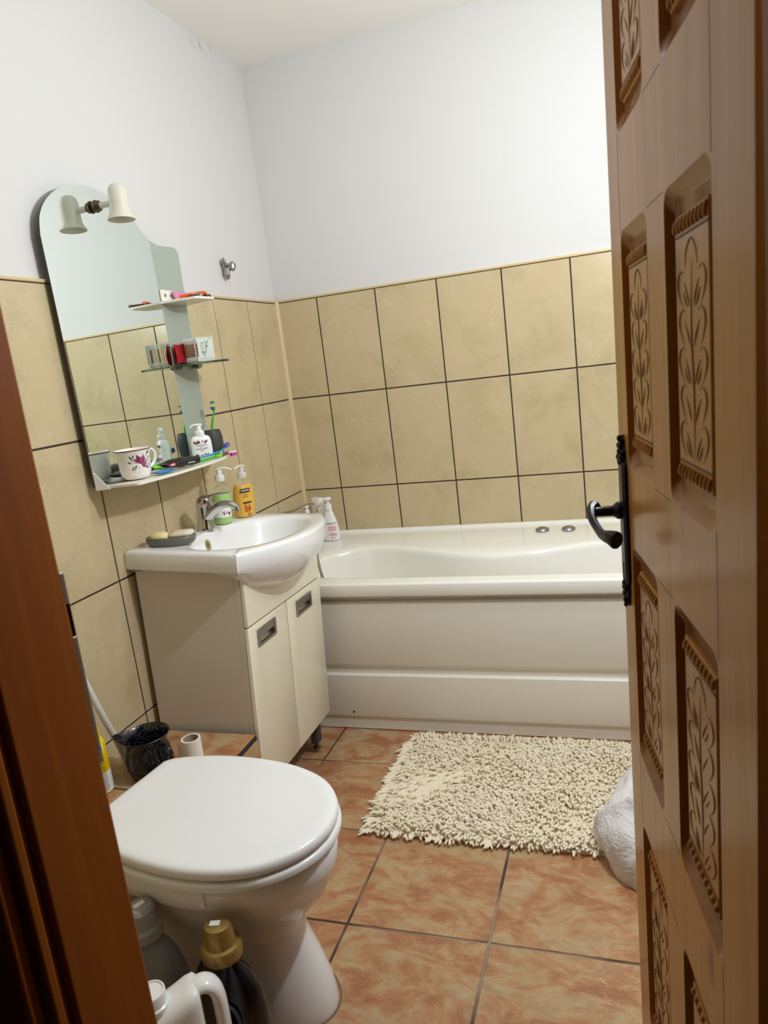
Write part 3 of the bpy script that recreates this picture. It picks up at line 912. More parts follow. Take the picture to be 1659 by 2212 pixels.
mid = [tuple(0.5 * (a + b) for a, b in zip(p, q)) for p, q in zip(inset(0.010, TOPZ), bo(1.05, TOPZ))]
rings += [mid, bo(1.05, TOPZ), bo(1.015, TOPZ - 0.003), bo(0.985, TOPZ - 0.010), bo(0.95, TOPZ - 0.03), bo(0.88, TOPZ - 0.07), bo(0.74, TOPZ - 0.115), bo(0.5, TOPZ - 0.145), bo(0.2, TOPZ - 0.158), bo(0.09, TOPZ - 0.163)]
mb.loft(rings, True, True)
obj('basin_body', mb, M['ceramic'], basin, angle=50)
mb = MB(); mb.lathe([(0.008, 0.0), (0.0125, 0.0005), (0.0135, 0.002), (0.0135, 0.0)], 20, Matrix.Translation((0.1130, 0.212, TOPZ - 0.036)) @ Matrix.Rotation(radians(75), 4, 'Y'), ry=1.0, rx=1.25)
obj('overflow_ring', mb, M['goldink'], basin, label='pale oval overflow ring')
mb = MB(); mb.lathe([(0.006, -0.004), (0.018, 0.0), (0.021, 0.0035), (0.021, 0.0)], 20, Matrix.Translation((0.248, 0.245, TOPZ - 0.161)))
obj('drain', mb, M['chrome'], basin)

def on_basin(x, y): return G(x, y, TOPZ + 0.0002)

# mixer tap
fa = thing('basin_faucet', 'chrome single-lever mixer tap with a red dot on the washbasin', 'faucet', on_basin(0.084, 0.262), CR)
mb = MB()
mb.lathe([(0.0265, 0.0), (0.0275, 0.004), (0.0245, 0.012), (0.0225, 0.04), (0.0225, 0.066), (0.0235, 0.070), (0.0235, 0.076), (0.0245, 0.0785)], 28, cap1=True)
sp = crom([(0.006, 0, 0.040), (0.03, 0.0, 0.062), (0.06, 0, 0.078), (0.09, 0.0, 0.080), (0.113, 0, 0.070)], 6)
n = len(sp)
mb.tube(sp, [0.021 - 0.009 * (i / (n - 1)) for i in range(n)], 14, flat=0.8)
mb.tube([(0.108, 0, 0.074), (0.114, 0, 0.058)], [0.0115, 0.0105], 14)
obj('faucet_body', mb, M['chrome'], fa)
mb = MB()
rg = []
for z, r, sh_ in ((0.0785, 0.0245, 0), (0.086, 0.0250, 0.001), (0.096, 0.0235, 0.003), (0.104, 0.0185, 0.006), (0.109, 0.010, 0.010), (0.1105, 0.002, 0.012)):
    rg.append([(sh_ + r * cos(2 * pi * k / 24), r * sin(2 * pi * k / 24), z) for k in range(24)])
mb.loft(rg)
lvp = [(0.004, 0, 0.102), (0.03, 0, 0.109), (0.06, 0.0, 0.115), (0.088, 0, 0.1165), (0.095, 0, 0.1155)]
lp = crom(lvp, 4)
mb.tube(lp, [0.019 - 0.007 * i / (len(lp) - 1) for i in range(len(lp))], 12, flat=0.22)
lev = obj('lever', mb, M['chrome'], fa)
mb = MB(); mb.lathe([(0.0042, 0), (0.0042, 0.0012), (0.002, 0.002)], 14, Matrix.Translation((0.021, -0.0125, 0.089)) @ Matrix.Rotation(radians(-30), 4, 'Z') @ Matrix.Rotation(pi / 2, 4, 'Y'))
obj('red_dot', mb, M['red'], lev, label='red hot-water dot')

# soap dish and two soaps
dp = on_basin(0.083, 0.068)
dish_rot = (CM.to_3x3() @ Matrix.Rotation(radians(14), 3, 'Z')).to_euler()
sd = MB()
sd.lathe([(0.80, 0.0), (0.90, 0.002), (0.98, 0.010), (1.0, 0.018), (0.995, 0.0235), (0.95, 0.0255), (0.88, 0.0235), (0.80, 0.015), (0.60, 0.010), (0.2, 0.009)], 40, rx=0.070, ry=0.047, e=2.5)
sdo = tag(obj('soap_dish', sd, M['stone'], angle=70, loc=dp, rot=dish_rot), 'glossy grey oval soap dish on the left end of the washbasin', 'soap dish')
DM = Matrix.Translation(dp) @ dish_rot.to_matrix().to_4x4()
sb = MB(); sb.lathe([(0.15, 0.0), (0.8, 0.003), (1.0, 0.011), (0.9, 0.020), (0.55, 0.026), (0.1, 0.028)], 28, rx=0.030, ry=0.026, e=2.2)
tag(obj('soap_bar', sb, M['soapy'], angle=80, loc=DM @ Vector((-0.032, 0.0, 0.0100)), rot=dish_rot), 'rounded pale yellow soap bar in the grey dish', 'soap')
sb = MB(); sb.lathe([(0.5, 0.0), (0.95, 0.003), (1.0, 0.008), (0.95, 0.013), (0.4, 0.016)], 28, rx=0.036, ry=0.026, e=3.2)
tag(obj('soap_bar', sb, M['soapw'], angle=80, loc=DM @ Vector((0.028, 0.008, 0.0200)), rot=(dish_rot[0] + 0.1, dish_rot[1] - 0.05, dish_rot[2])), 'flat off-white soap bar tilted in the grey dish', 'soap')

# ---- bottles with pumps
def pump_parts(root, z, m_col, m_head, r=0.0145, stem=True, d=(1, 0, 0), head_len=0.036, scale=1.0):
    mb = MB()
    k = scale
    mb.lathe([(r * 1.0, z), (r * 1.02, z + 0.016 * k), (r * 0.92, z + 0.019 * k), (r * 0.5, z + 0.020 * k)], 22)
    for i in range(22):
        a = 2 * pi * i / 22
        mb.box(-0.0006, 0.0006, -0.0006, 0.0006, z + 0.002 * k, z + 0.014 * k, Matrix.Translation((r * 1.01 * cos(a), r * 1.01 * sin(a), 0)))
    col = obj('collar', mb, m_col, root)
    mb = MB()
    mb.lathe([(0.0085 * k, z + 0.019 * k), (0.0085 * k, z + 0.034 * k), (0.0075 * k, z + 0.036 * k)], 18)
    dv = Vector(d).normalized()
    zt = z + 0.038 * k
    pts = [dv * (-0.011 * k) + Vector((0, 0, zt)), dv * 0.004 * k + Vector((0, 0, zt + 0.0025 * k)), dv * 0.02 * k + Vector((0, 0, zt + 0.002 * k)), dv * head_len * k + Vector((0, 0, zt - 0.003 * k)), dv * (head_len + 0.004) * k + Vector((0, 0, zt - 0.007 * k))]
    mb.tube(crom(pts, 4), [0.0095 * k - 0.006 * k * (i / 16) for i in range(17)], 12, flat=0.55)
    obj('pump_head', mb, m_head, root)

def bottle_shell(prof, rx, ry, e=2.4, n=36):
    mb = MB(); mb.lathe(prof, n, rx=rx, ry=ry, e=e); return mb

def wrapper(rx, ry, e, zc, rot, off=0.0006, scale=lambda z: 1.0):
    # map flat label coords (u right, v up) to the bottle side facing angle rot
    def fn(u, v):
        k = scale(zc + v)
        # walk around the superellipse by angle
        R_ = (rx + ry) / 2 * k
        a = rot + u / R_
        c, q = cos(a), sin(a)
        den = (abs(c) / (rx * k)) ** e + (abs(q) / (ry * k)) ** e
        rr = den ** (-1 / e) + off
        return Vector((rr * c, rr * q, zc + v))
    return fn

def patch(name, fn, u0, u1, v0, v1, m, parent, n=10, lift=0.0, label=None):
    mb = MB(); mb.grid(lambda a, b: tuple(fn(u0 + (u1 - u0) * a, v0 + (v1 - v0) * b)), n, 8)
    return obj(name, mb, m, parent, label=label)

def lines(fn, u0, u1, vs, h=0.0007, m=None, parent=None, name='small_print'):
    mb = MB()
    for k, v in enumerate(vs):
        w = (u1 - u0) * (0.6 + 0.4 * ((k * 37) % 10) / 10)
        mb.grid(lambda a, b: tuple(fn(u0 + w * a, v + h * b)), 6, 1)
    return obj(name, mb, m, parent)

# view direction towards the camera, as an angle in the thing's own frame
def face_ang(p, rz=0.0, extra=0.0):
    return math.atan2(cam.location.y - p[1], cam.location.x - p[0]) - rz + extra

# green soap bottle behind the tap
p = on_basin(0.086, 0.372)
gb = thing('soap_bottle', 'green liquid soap bottle with white pump directly behind the tap', 'soap bottle', p, (CR.x, CR.y, 0.0))
prof = [(0.86, 0.0), (0.97, 0.003), (1.0, 0.010), (1.0, 0.085), (0.96, 0.100), (0.84, 0.112), (0.62, 0.122), (0.40, 0.128), (0.37, 0.130), (0.37, 0.140)]
rx, ry = 0.026, 0.0345
obj('bottle', bottle_shell(prof, rx, ry, 2.6), M['clear'], gb, angle=60)
lq = [(r * 0.955 if z > 0 else r * 0.9, z + 0.0015 if z < 0.002 else z) for r, z in prof[:4]] + [(0.95, 0.097), (0.3, 0.0975)]
obj('liquid', bottle_shell(lq, rx, ry, 2.6), M['greenliq'], gb, angle=60, label='light green liquid soap')
pump_parts(gb, 0.139, M['white'], M['white'], 0.0145, d=(0.9, 0.5, 0))
fa_ = face_ang(p, 0, 0.25)
fn = wrapper(rx, ry, 2.6, 0.05, fa_)
lb = patch('label', fn, -0.040, 0.030, -0.026, 0.026, M['labelw'], gb, label='white label with leaf drawings')
fn2 = wrapper(rx, ry, 2.6, 0.05, fa_, 0.001)
patch('label_patch', fn2, 0.006, 0.028, 0.004, 0.022, M['labelg'], lb)
mb = MB()
for (u, v, a, l) in [(-0.006, 0.004, 1.9, 0.02), (-0.004, 0.006, 1.2, 0.018), (-0.006, -0.02, 0.9, 0.016), (-0.004, -0.018, 2.0, 0.016), (-0.005, -0.02, 1.5, 0.02), (0.006, -0.016, 2.4, 0.008), (0.0, -0.010, 0.4, 0.01)]:
    pts = [fn2(u + l * t * cos(a), v + l * t * sin(a)) for t in (0, 0.33, 0.66, 1)]
    mb.tube(pts, [0.0003, 0.0009, 0.0008, 0.0003], 4)
obj('leaf_drawing', mb, M['ink'], lb, smooth=False)
hp_ = []
for k in range(24):
    t_ = 2 * pi * k / 24
    hp_.append((0.016 + 0.00045 * 16 * sin(t_) ** 3, -0.015 + 0.00045 * (13 * cos(t_) - 5 * cos(2 * t_) - 2 * cos(3 * t_) - cos(4 * t_))))
mb = MB(); mb.add([tuple(wrapper(rx, ry, 2.6, 0.05, fa_, 0.0013)(a, b)) for a, b in hp_], [tuple(range(24))])
obj('heart_print', mb, M['red'], lb, label='small red heart')

# amber soap bottle
p = on_basin(0.100, 0.498)
ab = thing('soap_bottle', 'amber yellow liquid soap bottle with clear pump at the washbasin back corner', 'soap bottle', p, (CR.x, CR.y, 0.0))
prof = [(0.80, 0.0), (0.94, 0.003), (1.0, 0.012), (1.03, 0.040), (1.02, 0.075), (0.97, 0.092), (0.85, 0.108), (0.66, 0.119), (0.46, 0.125), (0.38, 0.127), (0.38, 0.133)]
rx, ry = 0.030, 0.0445
obj('bottle', bottle_shell(prof, rx, ry, 2.5), M['clear'], ab, angle=60)
lq = [(r * 0.96, z + (0.0015 if z < 0.002 else 0)) for r, z in prof[:7]] + [(0.80, 0.110), (0.2, 0.1102)]
obj('liquid', bottle_shell(lq, rx, ry, 2.5), M['amberliq'], ab, angle=60, label='amber liquid soap')
pump_parts(ab, 0.132, M['clearw'], M['clearw'], 0.0150, d=(-0.1, -1, 0))
fa_ = face_ang(p, 0, 0.18)
sc_ = lambda z: 1.02
fn = wrapper(rx, ry, 2.5, 0.06, fa_, 0.0004, sc_); fn2 = wrapper(rx, ry, 2.5, 0.06, fa_, 0.0009, sc_); fn3 = wrapper(rx, ry, 2.5, 0.06, fa_, 0.0014, sc_)
lb = patch('label', fn2, -0.016, 0.020, 0.026, 0.039, M['labelblk'], ab, label='black brand plate')
text_part('lettering', 'GENERA', 0.0088, M['labelw'], lb, lambda u, v: fn3(0.002 + u, 0.0325 + v))
text_part('lettering', 'SAPUN', 0.0062, M['ink'], ab, lambda u, v: fn2(u, 0.018 + v))
text_part('lettering', 'LICHID', 0.0062, M['ink'], ab, lambda u, v: fn2(u, 0.011 + v))
patch('label_band', fn2, -0.010, 0.024, -0.011, -0.006, M['labelblk'], ab)
dpv = [(-0.004 + 0.009 * sin(t) * (0.55 + 0.45 * cos(t / 2)), -0.028 + 0.013 * (-cos(t)) + (0.006 if abs(t - pi) < 0.3 else 0)) for t in [2 * pi * k / 20 for k in range(20)]]
mb = MB(); mb.add([tuple(fn2(a, b)) for a, b in dpv], [tuple(range(20))])
obj('drop_print', mb, M['orange'], ab, label='orange oil drop')
mb = MB()
for (u, v, r) in [(0.010, -0.026, 0.0055), (0.015, -0.031, 0.005), (0.007, -0.036, 0.004), (0.012, -0.018, 0.003)]:
    mb.add([tuple(fn2(u + r * 0.7 * cos(2 * pi * k / 12), v + r * sin(2 * pi * k / 12))) for k in range(12)], [tuple(range(12))])
obj('almond_print', mb, M['amberlabel'], ab, label='brown almond print')
lines(fn2, 0.002, 0.022, [-0.046, -0.049, -0.055], 0.0012, M['ink'], ab)

# ------------------------------------------------------------------ mirror with shelves
MX = 0.025
mirror = thing('wall_mirror', 'arched wall mirror with frosted side strip and small shelves above the washbasin', 'mirror', (MX, -1.056, 1.386), (0, -0.009, -0.011))
def ML(y, z): return (y + 1.05, z - 1.388)
mo = [(-1.297, 1.072), (-0.848, 1.072), (-0.8495, 1.20), (-0.858, 1.738)]
shoulder = crom([(-0.858, 1.738, 0), (-0.888, 1.758, 0), (-0.925, 1.793, 0), (-0.962, 1.818, 0), (-1.005, 1.833, 0), (-1.06, 1.846, 0), (-1.11, 1.846, 0), (-1.16, 1.838, 0), (-1.215, 1.818, 0), (-1.262, 1.785, 0), (-1.292, 1.745, 0), (-1.303, 1.70, 0)], 4)
mo = mo[:3] + [(p.x, p.y) for p in shoulder]
mo = [ML(*p) for p in mo]
mb = MB(); n = len(mo)
mb.cur = 1; mb.loft([[(-0.006, a, b) for a, b in mo], [(0.0, a, b) for a, b in mo]], True, False)
mb.cur = 0; mb.add([(0.0, a, b) for a, b in mo], [tuple(range(n))])
obj('mirror_glass', mb, [M['mirror'], M['edge']], mirror, smooth=False)
so = [(-0.8475, 1.072), (-0.722, 1.072), (-0.722, 1.30), (-0.715, 1.66), (-0.714, 1.705)]
cn = crom([(-0.714, 1.705, 0), (-0.720, 1.722, 0), (-0.738, 1.729, 0), (-0.79, 1.727, 0), (-0.825, 1.728, 0), (-0.857, 1.737, 0)], 4)
so = so[:4] + [(p.x, p.y) for p in cn]
so = [ML(*p) for p in so]
mb = MB(); mb.prism(so, -0.006, 0.0, Matrix(((0, 0, 1, 0), (1, 0, 0, 0), (0, 1, 0, 0), (0, 0, 0, 1))))
obj('frosted_strip', mb, M['frost'], mirror, smooth=False, bevel=0.0008, label='grey-green frosted glass strip')
def shelf_poly(pts, z, th, m, name, rad, label=None):
    P2 = round_poly([(x - MX, y + 1.05) for x, y in pts], rad)
    mb = MB(); mb.prism(P2, z - 1.388, z - 1.388 + th)
    return obj(name, mb, m, mirror, smooth=True, bevel=0.0008, label=label)
# long bottom shelf (its top face at 1.073)
bs = shelf_poly([(0.021, -1.285), (0.060, -1.290), (0.150, -1.283), (0.172, -1.15), (0.172, -0.96), (0.150, -0.83), (0.060, -0.715), (0.021, -0.705)], 1.066, 0.007, M['whitemetal'], 'bottom_shelf', [0, 0.01, 0.012, 0.1, 0.1, 0.03, 0.02, 0], 'long cream glass shelf with chipped edge')
mb = MB()
mb.add([(0.002, -0.250, -0.325), (0.002, -0.215, -0.325), (0.045, -0.240, -0.325), (0.002, -0.250, -0.278), (0.002, -0.243, -0.278), (0.010, -0.248, -0.280)], [(0, 1, 2), (3, 5, 4), (0, 3, 4, 1), (1, 4, 5, 2), (2, 5, 3, 0)])
obj('shelf_bracket', mb, M['white'], mirror, smooth=False, bevel=0.002, label='white triangular corner clip')
ms = shelf_poly([(0.021, -0.872), (0.105, -0.862), (0.172, -0.825), (0.182, -0.775), (0.130, -0.712), (0.021, -0.700)], 1.361, 0.006, M['greenglass'], 'glass_shelf', [0, 0.03, 0.025, 0.03, 0.03, 0], 'clear shelf with green glass edge')
for y in (-0.825, -0.735):
    mb = MB(); mb.box(0.0, 0.022, -0.012, 0.012, -0.006, -0.0003); mb.lathe([(0.006, -0.010), (0.008, -0.006)], 12, Matrix.Translation((0.013, 0, 0)))
    obj('shelf_clip', mb, M['steel'], ms, smooth=False, bevel=0.001, loc=(0.001, y + 1.05, 1.361 - 1.388))
tsh = shelf_poly([(0.021, -0.862), (0.145, -0.848), (0.152, -0.752), (0.021, -0.712)], 1.552, 0.007, M['whitemetal'], 'top_shelf', [0, 0.012, 0.012, 0], 'small white metal shelf with back plate')
mb = MB(); mb.prism(round_poly([(-0.855 + 1.05, 0.171), (-0.725 + 1.05, 0.171), (-0.725 + 1.05, 0.203), (-0.855 + 1.05, 0.207)], 0.008), 0.001, 0.005, Matrix(((0, 0, 1, 0), (1, 0, 0, 0), (0, 1, 0, 0), (0, 0, 0, 1))))
obj('back_plate', mb, M['whitemetal'], tsh, smooth=False, bevel=0.001)
for y in (-0.835, -0.805, -0.742):
    mb = MB(); mb.lathe([(0.005, 0.0), (0.005, 0.002), (0.003, 0.003)], 12, Matrix.Translation((0.005, y + 1.05, 0.190)) @ Matrix.Rotation(pi / 2, 4, 'Y'))
    obj('screw', mb, M['steel'], tsh)

# spotlight on the mirror
sl = thing('spotlight', 'cream bell-shaped spotlight on a stem at the top of the mirror', 'lamp', (MX + 0.001, -1.088, 1.795))
mb = MB(); RY = Matrix.Rotation(pi / 2, 4, 'Y')
mb.lathe([(0.0155, 0.0), (0.0165, 0.003), (0.015, 0.006), (0.0125, 0.008), (0.014, 0.011), (0.013, 0.014), (0.010, 0.017)], 22, RY)
obj('base', mb, M['brass'], sl, label='tarnished brass rosette')
mb = MB(); mb.lathe([(0.0085, 0.014), (0.0078, 0.045), (0.0078, 0.068)], 16, RY)
obj('stem', mb, M['shade'], sl)
mb = MB()
bell = [(0.006, 0.050), (0.018, 0.046), (0.026, 0.038), (0.0295, 0.026), (0.030, -0.010), (0.031, -0.028), (0.036, -0.038), (0.0415, -0.046), (0.042, -0.049), (0.0405, -0.0485), (0.034, -0.037), (0.029, -0.026), (0.028, 0.02), (0.02, 0.038)]
T = Matrix.Translation((0.075, 0.0, -0.001)) @ Matrix.Rotation(radians(-2), 4, 'X') @ Matrix.Diagonal((0.86, 0.86, 0.93, 1))
mb.lathe(bell, 32, T, cap1=True)
obj('lamp_shade', mb, M['shade'], sl, angle=60)
mb = MB(); mb.ball((0.078, 0, -0.014), 0.02, 14, 10)
obj('bulb', mb, M['labelw'], sl)

# chrome hook / pipe stub wrapped in plastic on the left wall
hk = MB(); T = Matrix.Translation((-0.011, -0.372, 1.700)) @ RY
hk.lathe([(0.021, 0.0), (0.021, 0.003), (0.016, 0.010), (0.012, 0.018), (0.011, 0.030), (0.014, 0.033), (0.014, 0.041), (0.008, 0.045)], 18, T, ry=0.9, rx=1.25)
hk.tube([(0.004, -0.384, 1.694), (0.006, -0.386, 1.672), (0.004, -0.380, 1.660)], [0.010, 0.012, 0.006], 8)
hk.tube([(0.004, -0.388, 1.706), (0.004, -0.398, 1.722), (0.004, -0.396, 1.732)], [0.010, 0.008, 0.004], 8)
for v_i, v in enumerate(hk.v):
    q = noise.noise_vector(Vector(v) * 70) * 0.003
    hk.v[v_i] = (max(v[0] + q.x, -0.0115), v[1] + q.y, v[2] + q.z)
tag(obj('wall_hook', hk, M['steel'], smooth=False), 'crumpled grey metal wall hook on the white wall right of the mirror', 'hook')

# ------------------------------------------------------------------ things on the mirror's bottom shelf
SH = 1.0735
mug = thing('mug', 'white porcelain mug with pink flower and red rim on the mirror shelf', 'mug', (0.092, -1.215, SH))
mprof = [(0.022, 0.0), (0.029, 0.001), (0.034, 0.004), (0.0385, 0.012), (0.0408, 0.024), (0.0412, 0.040), (0.0415, 0.058), (0.0445, 0.072), (0.0480, 0.0788), (0.0472, 0.0797), (0.0435, 0.072), (0.040, 0.058), (0.039, 0.040), (0.036, 0.012), (0.02, 0.006)]
mb = MB(); mb.lathe(mprof, 40)
obj('mug_body', mb, M['porcelain'], mug, angle=70)
mb = MB(); mb.lathe([(0.0474, 0.0765), (0.0485, 0.0780), (0.0484, 0.0794), (0.0474, 0.0792)], 40, cap0=False, cap1=False)
obj('rim_line', mb, M['maroon'], mug, label='thin dark red rim line')
ha = radians(72)
mb = MB(); hpth = [(0.042, 0.070), (0.056, 0.072), (0.067, 0.062), (0.067, 0.045), (0.056, 0.030), (0.038, 0.022)]
mb.tube(crom([(r * cos(ha), r * sin(ha), z) for r, z in hpth], 5), 0.0042, 8)
obj('handle', mb, M['porcelain'], mug)
fa_ = face_ang((0.092, -1.215), 0, 0.30)
def mr(z):
    for (r0, z0), (r1, z1) in zip(mprof[:9], mprof[1:9]):
        if z0 <= z <= z1: return r0 + (r1 - r0) * (z - z0) / (z1 - z0)
    return 0.0365
def mf(u, v, off=0.0006):
    u, v = u * 1.35, v * 1.3
    z = 0.041 + v; r = mr(z) + off; a = fa_ + u / 0.041
    return Vector((r * cos(a), r * sin(a), z))
mb = MB()
for k in range(15):
    a = radians(-40 + k * 13.5); L = 0.013 + 0.004 * (k % 3)
    c, s_ = cos(a), sin(a)
    pts = [(0, 0), (L * 0.55 * c - 0.0032 * s_, L * 0.55 * s_ + 0.0032 * c), (L * c, L * s_), (L * 0.55 * c + 0.0032 * s_, L * 0.55 * s_ - 0.0032 * c)]
    mb.cur = k % 2
    mb.add([tuple(mf(0.003 + x, 0.000 + y, 0.0006 + 0.00003 * k)) for x, y in pts], [(0, 1, 2, 3)])
obj('flower_print', mb, [M['pinkflower'], M['mauve']], mug, smooth=False, label='pink lotus flower print')
mb = MB()
for (x, y, a, L, w) in [(0.0, -0.004, -2.2, 0.028, 0.004), (-0.004, -0.002, -2.5, 0.016, 0.003), (-0.012, 0.008, 2.0, 0.012, 0.0018), (-0.014, 0.002, 2.6, 0.01, 0.0016), (-0.010, 0.012, 1.5, 0.008, 0.0015), (0.016, 0.014, 1.1, 0.014, 0.0016), (0.018, 0.018, 0.6, 0.008, 0.0014), (0.012, -0.006, -0.6, 0.010, 0.002)]:
    c, s_ = cos(a), sin(a)
    pts = [(x, y), (x + L * .5 * c - w * s_, y + L * .5 * s_ + w * c), (x + L * c, y + L * s_), (x + L * .5 * c + w * s_, y + L * .5 * s_ - w * c)]
    mb.add([tuple(mf(*q)) for q in pts], [(0, 1, 2, 3)])
obj('leaf_print', mb, M['leaf'], mug, smooth=False)
mb = MB(); random.seed(3)
for k in range(22):
    x, y = 0.018 + random.uniform(-0.006, 0.010), random.uniform(-0.010, 0.014)
    a = random.uniform(0, 6.28); mb.add([tuple(mf(x + 0.0016 * cos(a + i * 2.1), y + 0.0016 * sin(a + i * 2.1), 0.0007)) for i in range(3)], [(0, 1, 2)])
obj('sprig_print', mb, M['bluegrey'], mug, smooth=False)

# hand cream pump bottle
p = (0.098, -0.888, SH)
hrz = radians(-48)
hc = thing('hand_cream_bottle', 'white hand cream pump bottle with purple floral label on the mirror shelf', 'bottle', p, (0, 0, hrz))
prof = [(0.86, 0.0), (0.96, 0.002), (1.0, 0.007), (1.0, 0.048), (0.96, 0.060), (0.84, 0.068), (0.58, 0.0725), (0.38, 0.073)]
rx, ry = 0.0185, 0.031
obj('bottle', bottle_shell(prof, rx, ry, 3.0), M['white'], hc, angle=60)
pump_parts(hc, 0.072, M['white'], M['white'], 0.0135, d=(0, -1, 0), head_len=0.028, scale=0.85)
fa_ = face_ang(p, hrz, 0.06)
fn = wrapper(rx, ry, 3.0, 0.034, fa_, 0.0005)
random.seed(5)
mb = MB()
for v0 in (0.020, -0.021):
    for k in range(20):
        x, y = random.uniform(-0.021, 0.021), v0 + random.uniform(-0.0035, 0.0035)
        if abs(x) < 0.004 and v0 > 0: continue
        r = random.uniform(0.0016, 0.003); mb.cur = k % 3
        mb.add([tuple(wrapper(rx, ry, 3.0, 0.034, fa_, 0.0005 + 0.00002 * k)(x + r * cos(2 * pi * i / 7 + k), y + r * sin(2 * pi * i / 7 + k))) for i in range(7)], [tuple(range(7))])
obj('floral_print', mb, [M['pinkflower'], M['mauve'], M['ink']], hc, smooth=False, label='purple flower borders')
text_part('lettering', 'HERBAGEN', 0.0074, M['goldink'], hc, lambda u, v: fn(u, 0.0095 + v))
text_part('lettering', 'HAND CREAM', 0.0062, M['ink'], hc, lambda u, v: fn(u, -0.001 + v))
lines(fn, -0.008, 0.010, [0.0045, -0.0055, -0.0085], 0.0007, M['ink'], hc)

# charcoal tumbler with a brush in it
tp = (0.076, -0.786, SH)
tb = MB(); tb.lathe([(0.025, 0.0), (0.029, 0.001), (0.031, 0.012), (0.0335, 0.034), (0.033, 0.055), (0.029, 0.076), (0.028, 0.0785), (0.0265, 0.0785), (0.0265, 0.074), (0.030, 0.05), (0.028, 0.012), (0.02, 0.006)], 36, rx=1, ry=1.0, e=2.2)
tag(obj('tumbler', tb, M['charcoal'], angle=60, loc=tp), 'dark grey resin tumbler holding an upright green toothbrush', 'tumbler')

def toothbrush(label, pts, m_handle, m_b1, m_b2, bdir, head=0.026, m_grip=None, r=0.0042):
    P_ = [Vector(q) for q in pts]
    root = thing('toothbrush', label, 'toothbrush', P_[0])
    cv = [q - P_[0] for q in crom(P_, 6)]
    mb = MB(); n = len(cv)
    mb.tube(cv, [r * (1.0 if i < n * 0.55 else 0.72) for i in range(n)], 8, flat=0.75, up=bdir)
    obj('brush_handle', mb, m_handle, root)
    d = (cv[-1] - cv[-3]).normalized(); b = Vector(bdir); b = (b - d * b.dot(d)).normalized(); w = d.cross(b)
    T = Matrix.Translation(cv[-1]) @ Matrix((tuple(d) + (0,), tuple(w) + (0,), tuple(b) + (0,), (0, 0, 0, 1))).transposed()
    mb = MB(); mb.prism(round_poly([(-0.002, -0.0055), (head, -0.0055), (head, 0.0055), (-0.002, 0.0055)], 0.004), -0.0018, 0.0018, T)
    hd_ = obj('brush_head', mb, m_handle, root)
    for j, m in enumerate((m_b1, m_b2)):
        mb = MB()
        for i in range(6):
            for k in range(3):
                if (i in (0, 1, 5)) == (j == 0):
                    x = 0.002 + (head - 0.004) * (i + 0.5) / 6; y = -0.0036 + 0.0036 * k
                    mb.box(x - 0.0017, x + 0.0017, y - 0.0015, y + 0.0015, 0.0017, 0.0125, T)
        obj('bristles', mb, m, hd_, smooth=False)
    if m_grip:
        mb = MB(); k0, k1 = int(n * 0.55), int(n * 0.72)
        mb.tube(cv[k0:k1 + 1], [r * 1.25] * (k1 - k0 + 1), 8, flat=0.95, up=bdir)
        obj('grip', mb, m_grip, root)
    return root
toothbrush('green toothbrush with blue and yellow bristles standing in the grey tumbler', [(0.076, -0.800, SH + 0.009), (0.079, -0.790, SH + 0.06), (0.083, -0.778, SH + 0.105), (0.085, -0.765, SH + 0.130), (0.086, -0.764, SH + 0.142)], M['green'], M['bluebr'], M['yellowbr'], (0.15, -1, 0.1), 0.027)
toothbrush('cyan toothbrush with purple bristles lying on the mirror shelf', [(0.115, -0.985, SH + 0.012), (0.125, -0.93, SH + 0.012), (0.132, -0.87, SH + 0.013), (0.134, -0.83, SH + 0.018), (0.134, -0.815, SH + 0.020)], M['cyan'], M['purple'], M['purple'], (0, 0.1, 1), 0.028)
toothbrush('lime green toothbrush with bright ribbed grip lying at the front of the shelf', [(0.148, -1.035, SH + 0.0055), (0.155, -0.98, SH + 0.006), (0.156, -0.92, SH + 0.007), (0.150, -0.87, SH + 0.006), (0.138, -0.835, SH + 0.006)], M['green'], M['labelw'], M['labelw'], (-1, 0, 0.2), 0.02, M['lime'])
toothbrush('white and pink toothbrush with magenta bristles overhanging the shelf end', [(0.110, -0.93, SH + 0.005), (0.128, -0.89, SH + 0.005), (0.142, -0.855, SH + 0.006), (0.155, -0.835, SH + 0.007), (0.158, -0.828, SH + 0.007)], M['white'], M['magenta'], M['magenta'], (0.1, 0.1, -1), 0.024, M['mauve'])

# black toothpaste tube, packets
def pillow(name, c, L, W, H, rz, m, label, cat, tilt=(0, 0), crimp=0.5, parent=None, seed=0, flatend=True):
    mb = MB()
    def f(u, v):
        x = (u - 0.5) * L
        prof_ = max(0.0, sin(pi * min(1, max(0, u)))) ** crimp
        t = v * 2 * pi
        nn = noise.noise(Vector((u * 5 + seed, v * 3, seed))) * 0.18 * H
        return (x, W / 2 * cos(t) * (0.9 + 0.1 * cos(2 * pi * u)), (H / 2 + nn) * sin(t) * prof_ + (0.0004 if sin(t) >= 0 else -0.0004))
    mb.grid(f, 14, 16)
    o = obj(name, mb, m, parent, loc=c, rot=(tilt[0], tilt[1], rz))
    if label: tag(o, label, cat)
    return o
tu = thing('toothpaste_tube', 'black toothpaste tube with a red label lying behind the shelf edge', 'toothpaste', (0.138, -1.085, SH + 0.0175), (0.15, 0.04, radians(80)))
mb = MB()
def ftube(u, v):
    t = v * 2 * pi; w = 0.023 - 0.007 * u; h = 0.002 + 0.0145 * min(1, u * 2.2) ** 0.7 * (1 - 0.35 * u)
    nn = noise.noise(Vector((u * 6, cos(t), 2))) * 0.003
    return ((u - 0.5) * 0.125, w * cos(t), (h + nn) * sin(t))
mb.grid(ftube, 20, 18)
obj('tube_body', mb, M['labelblk'], tu, angle=70)
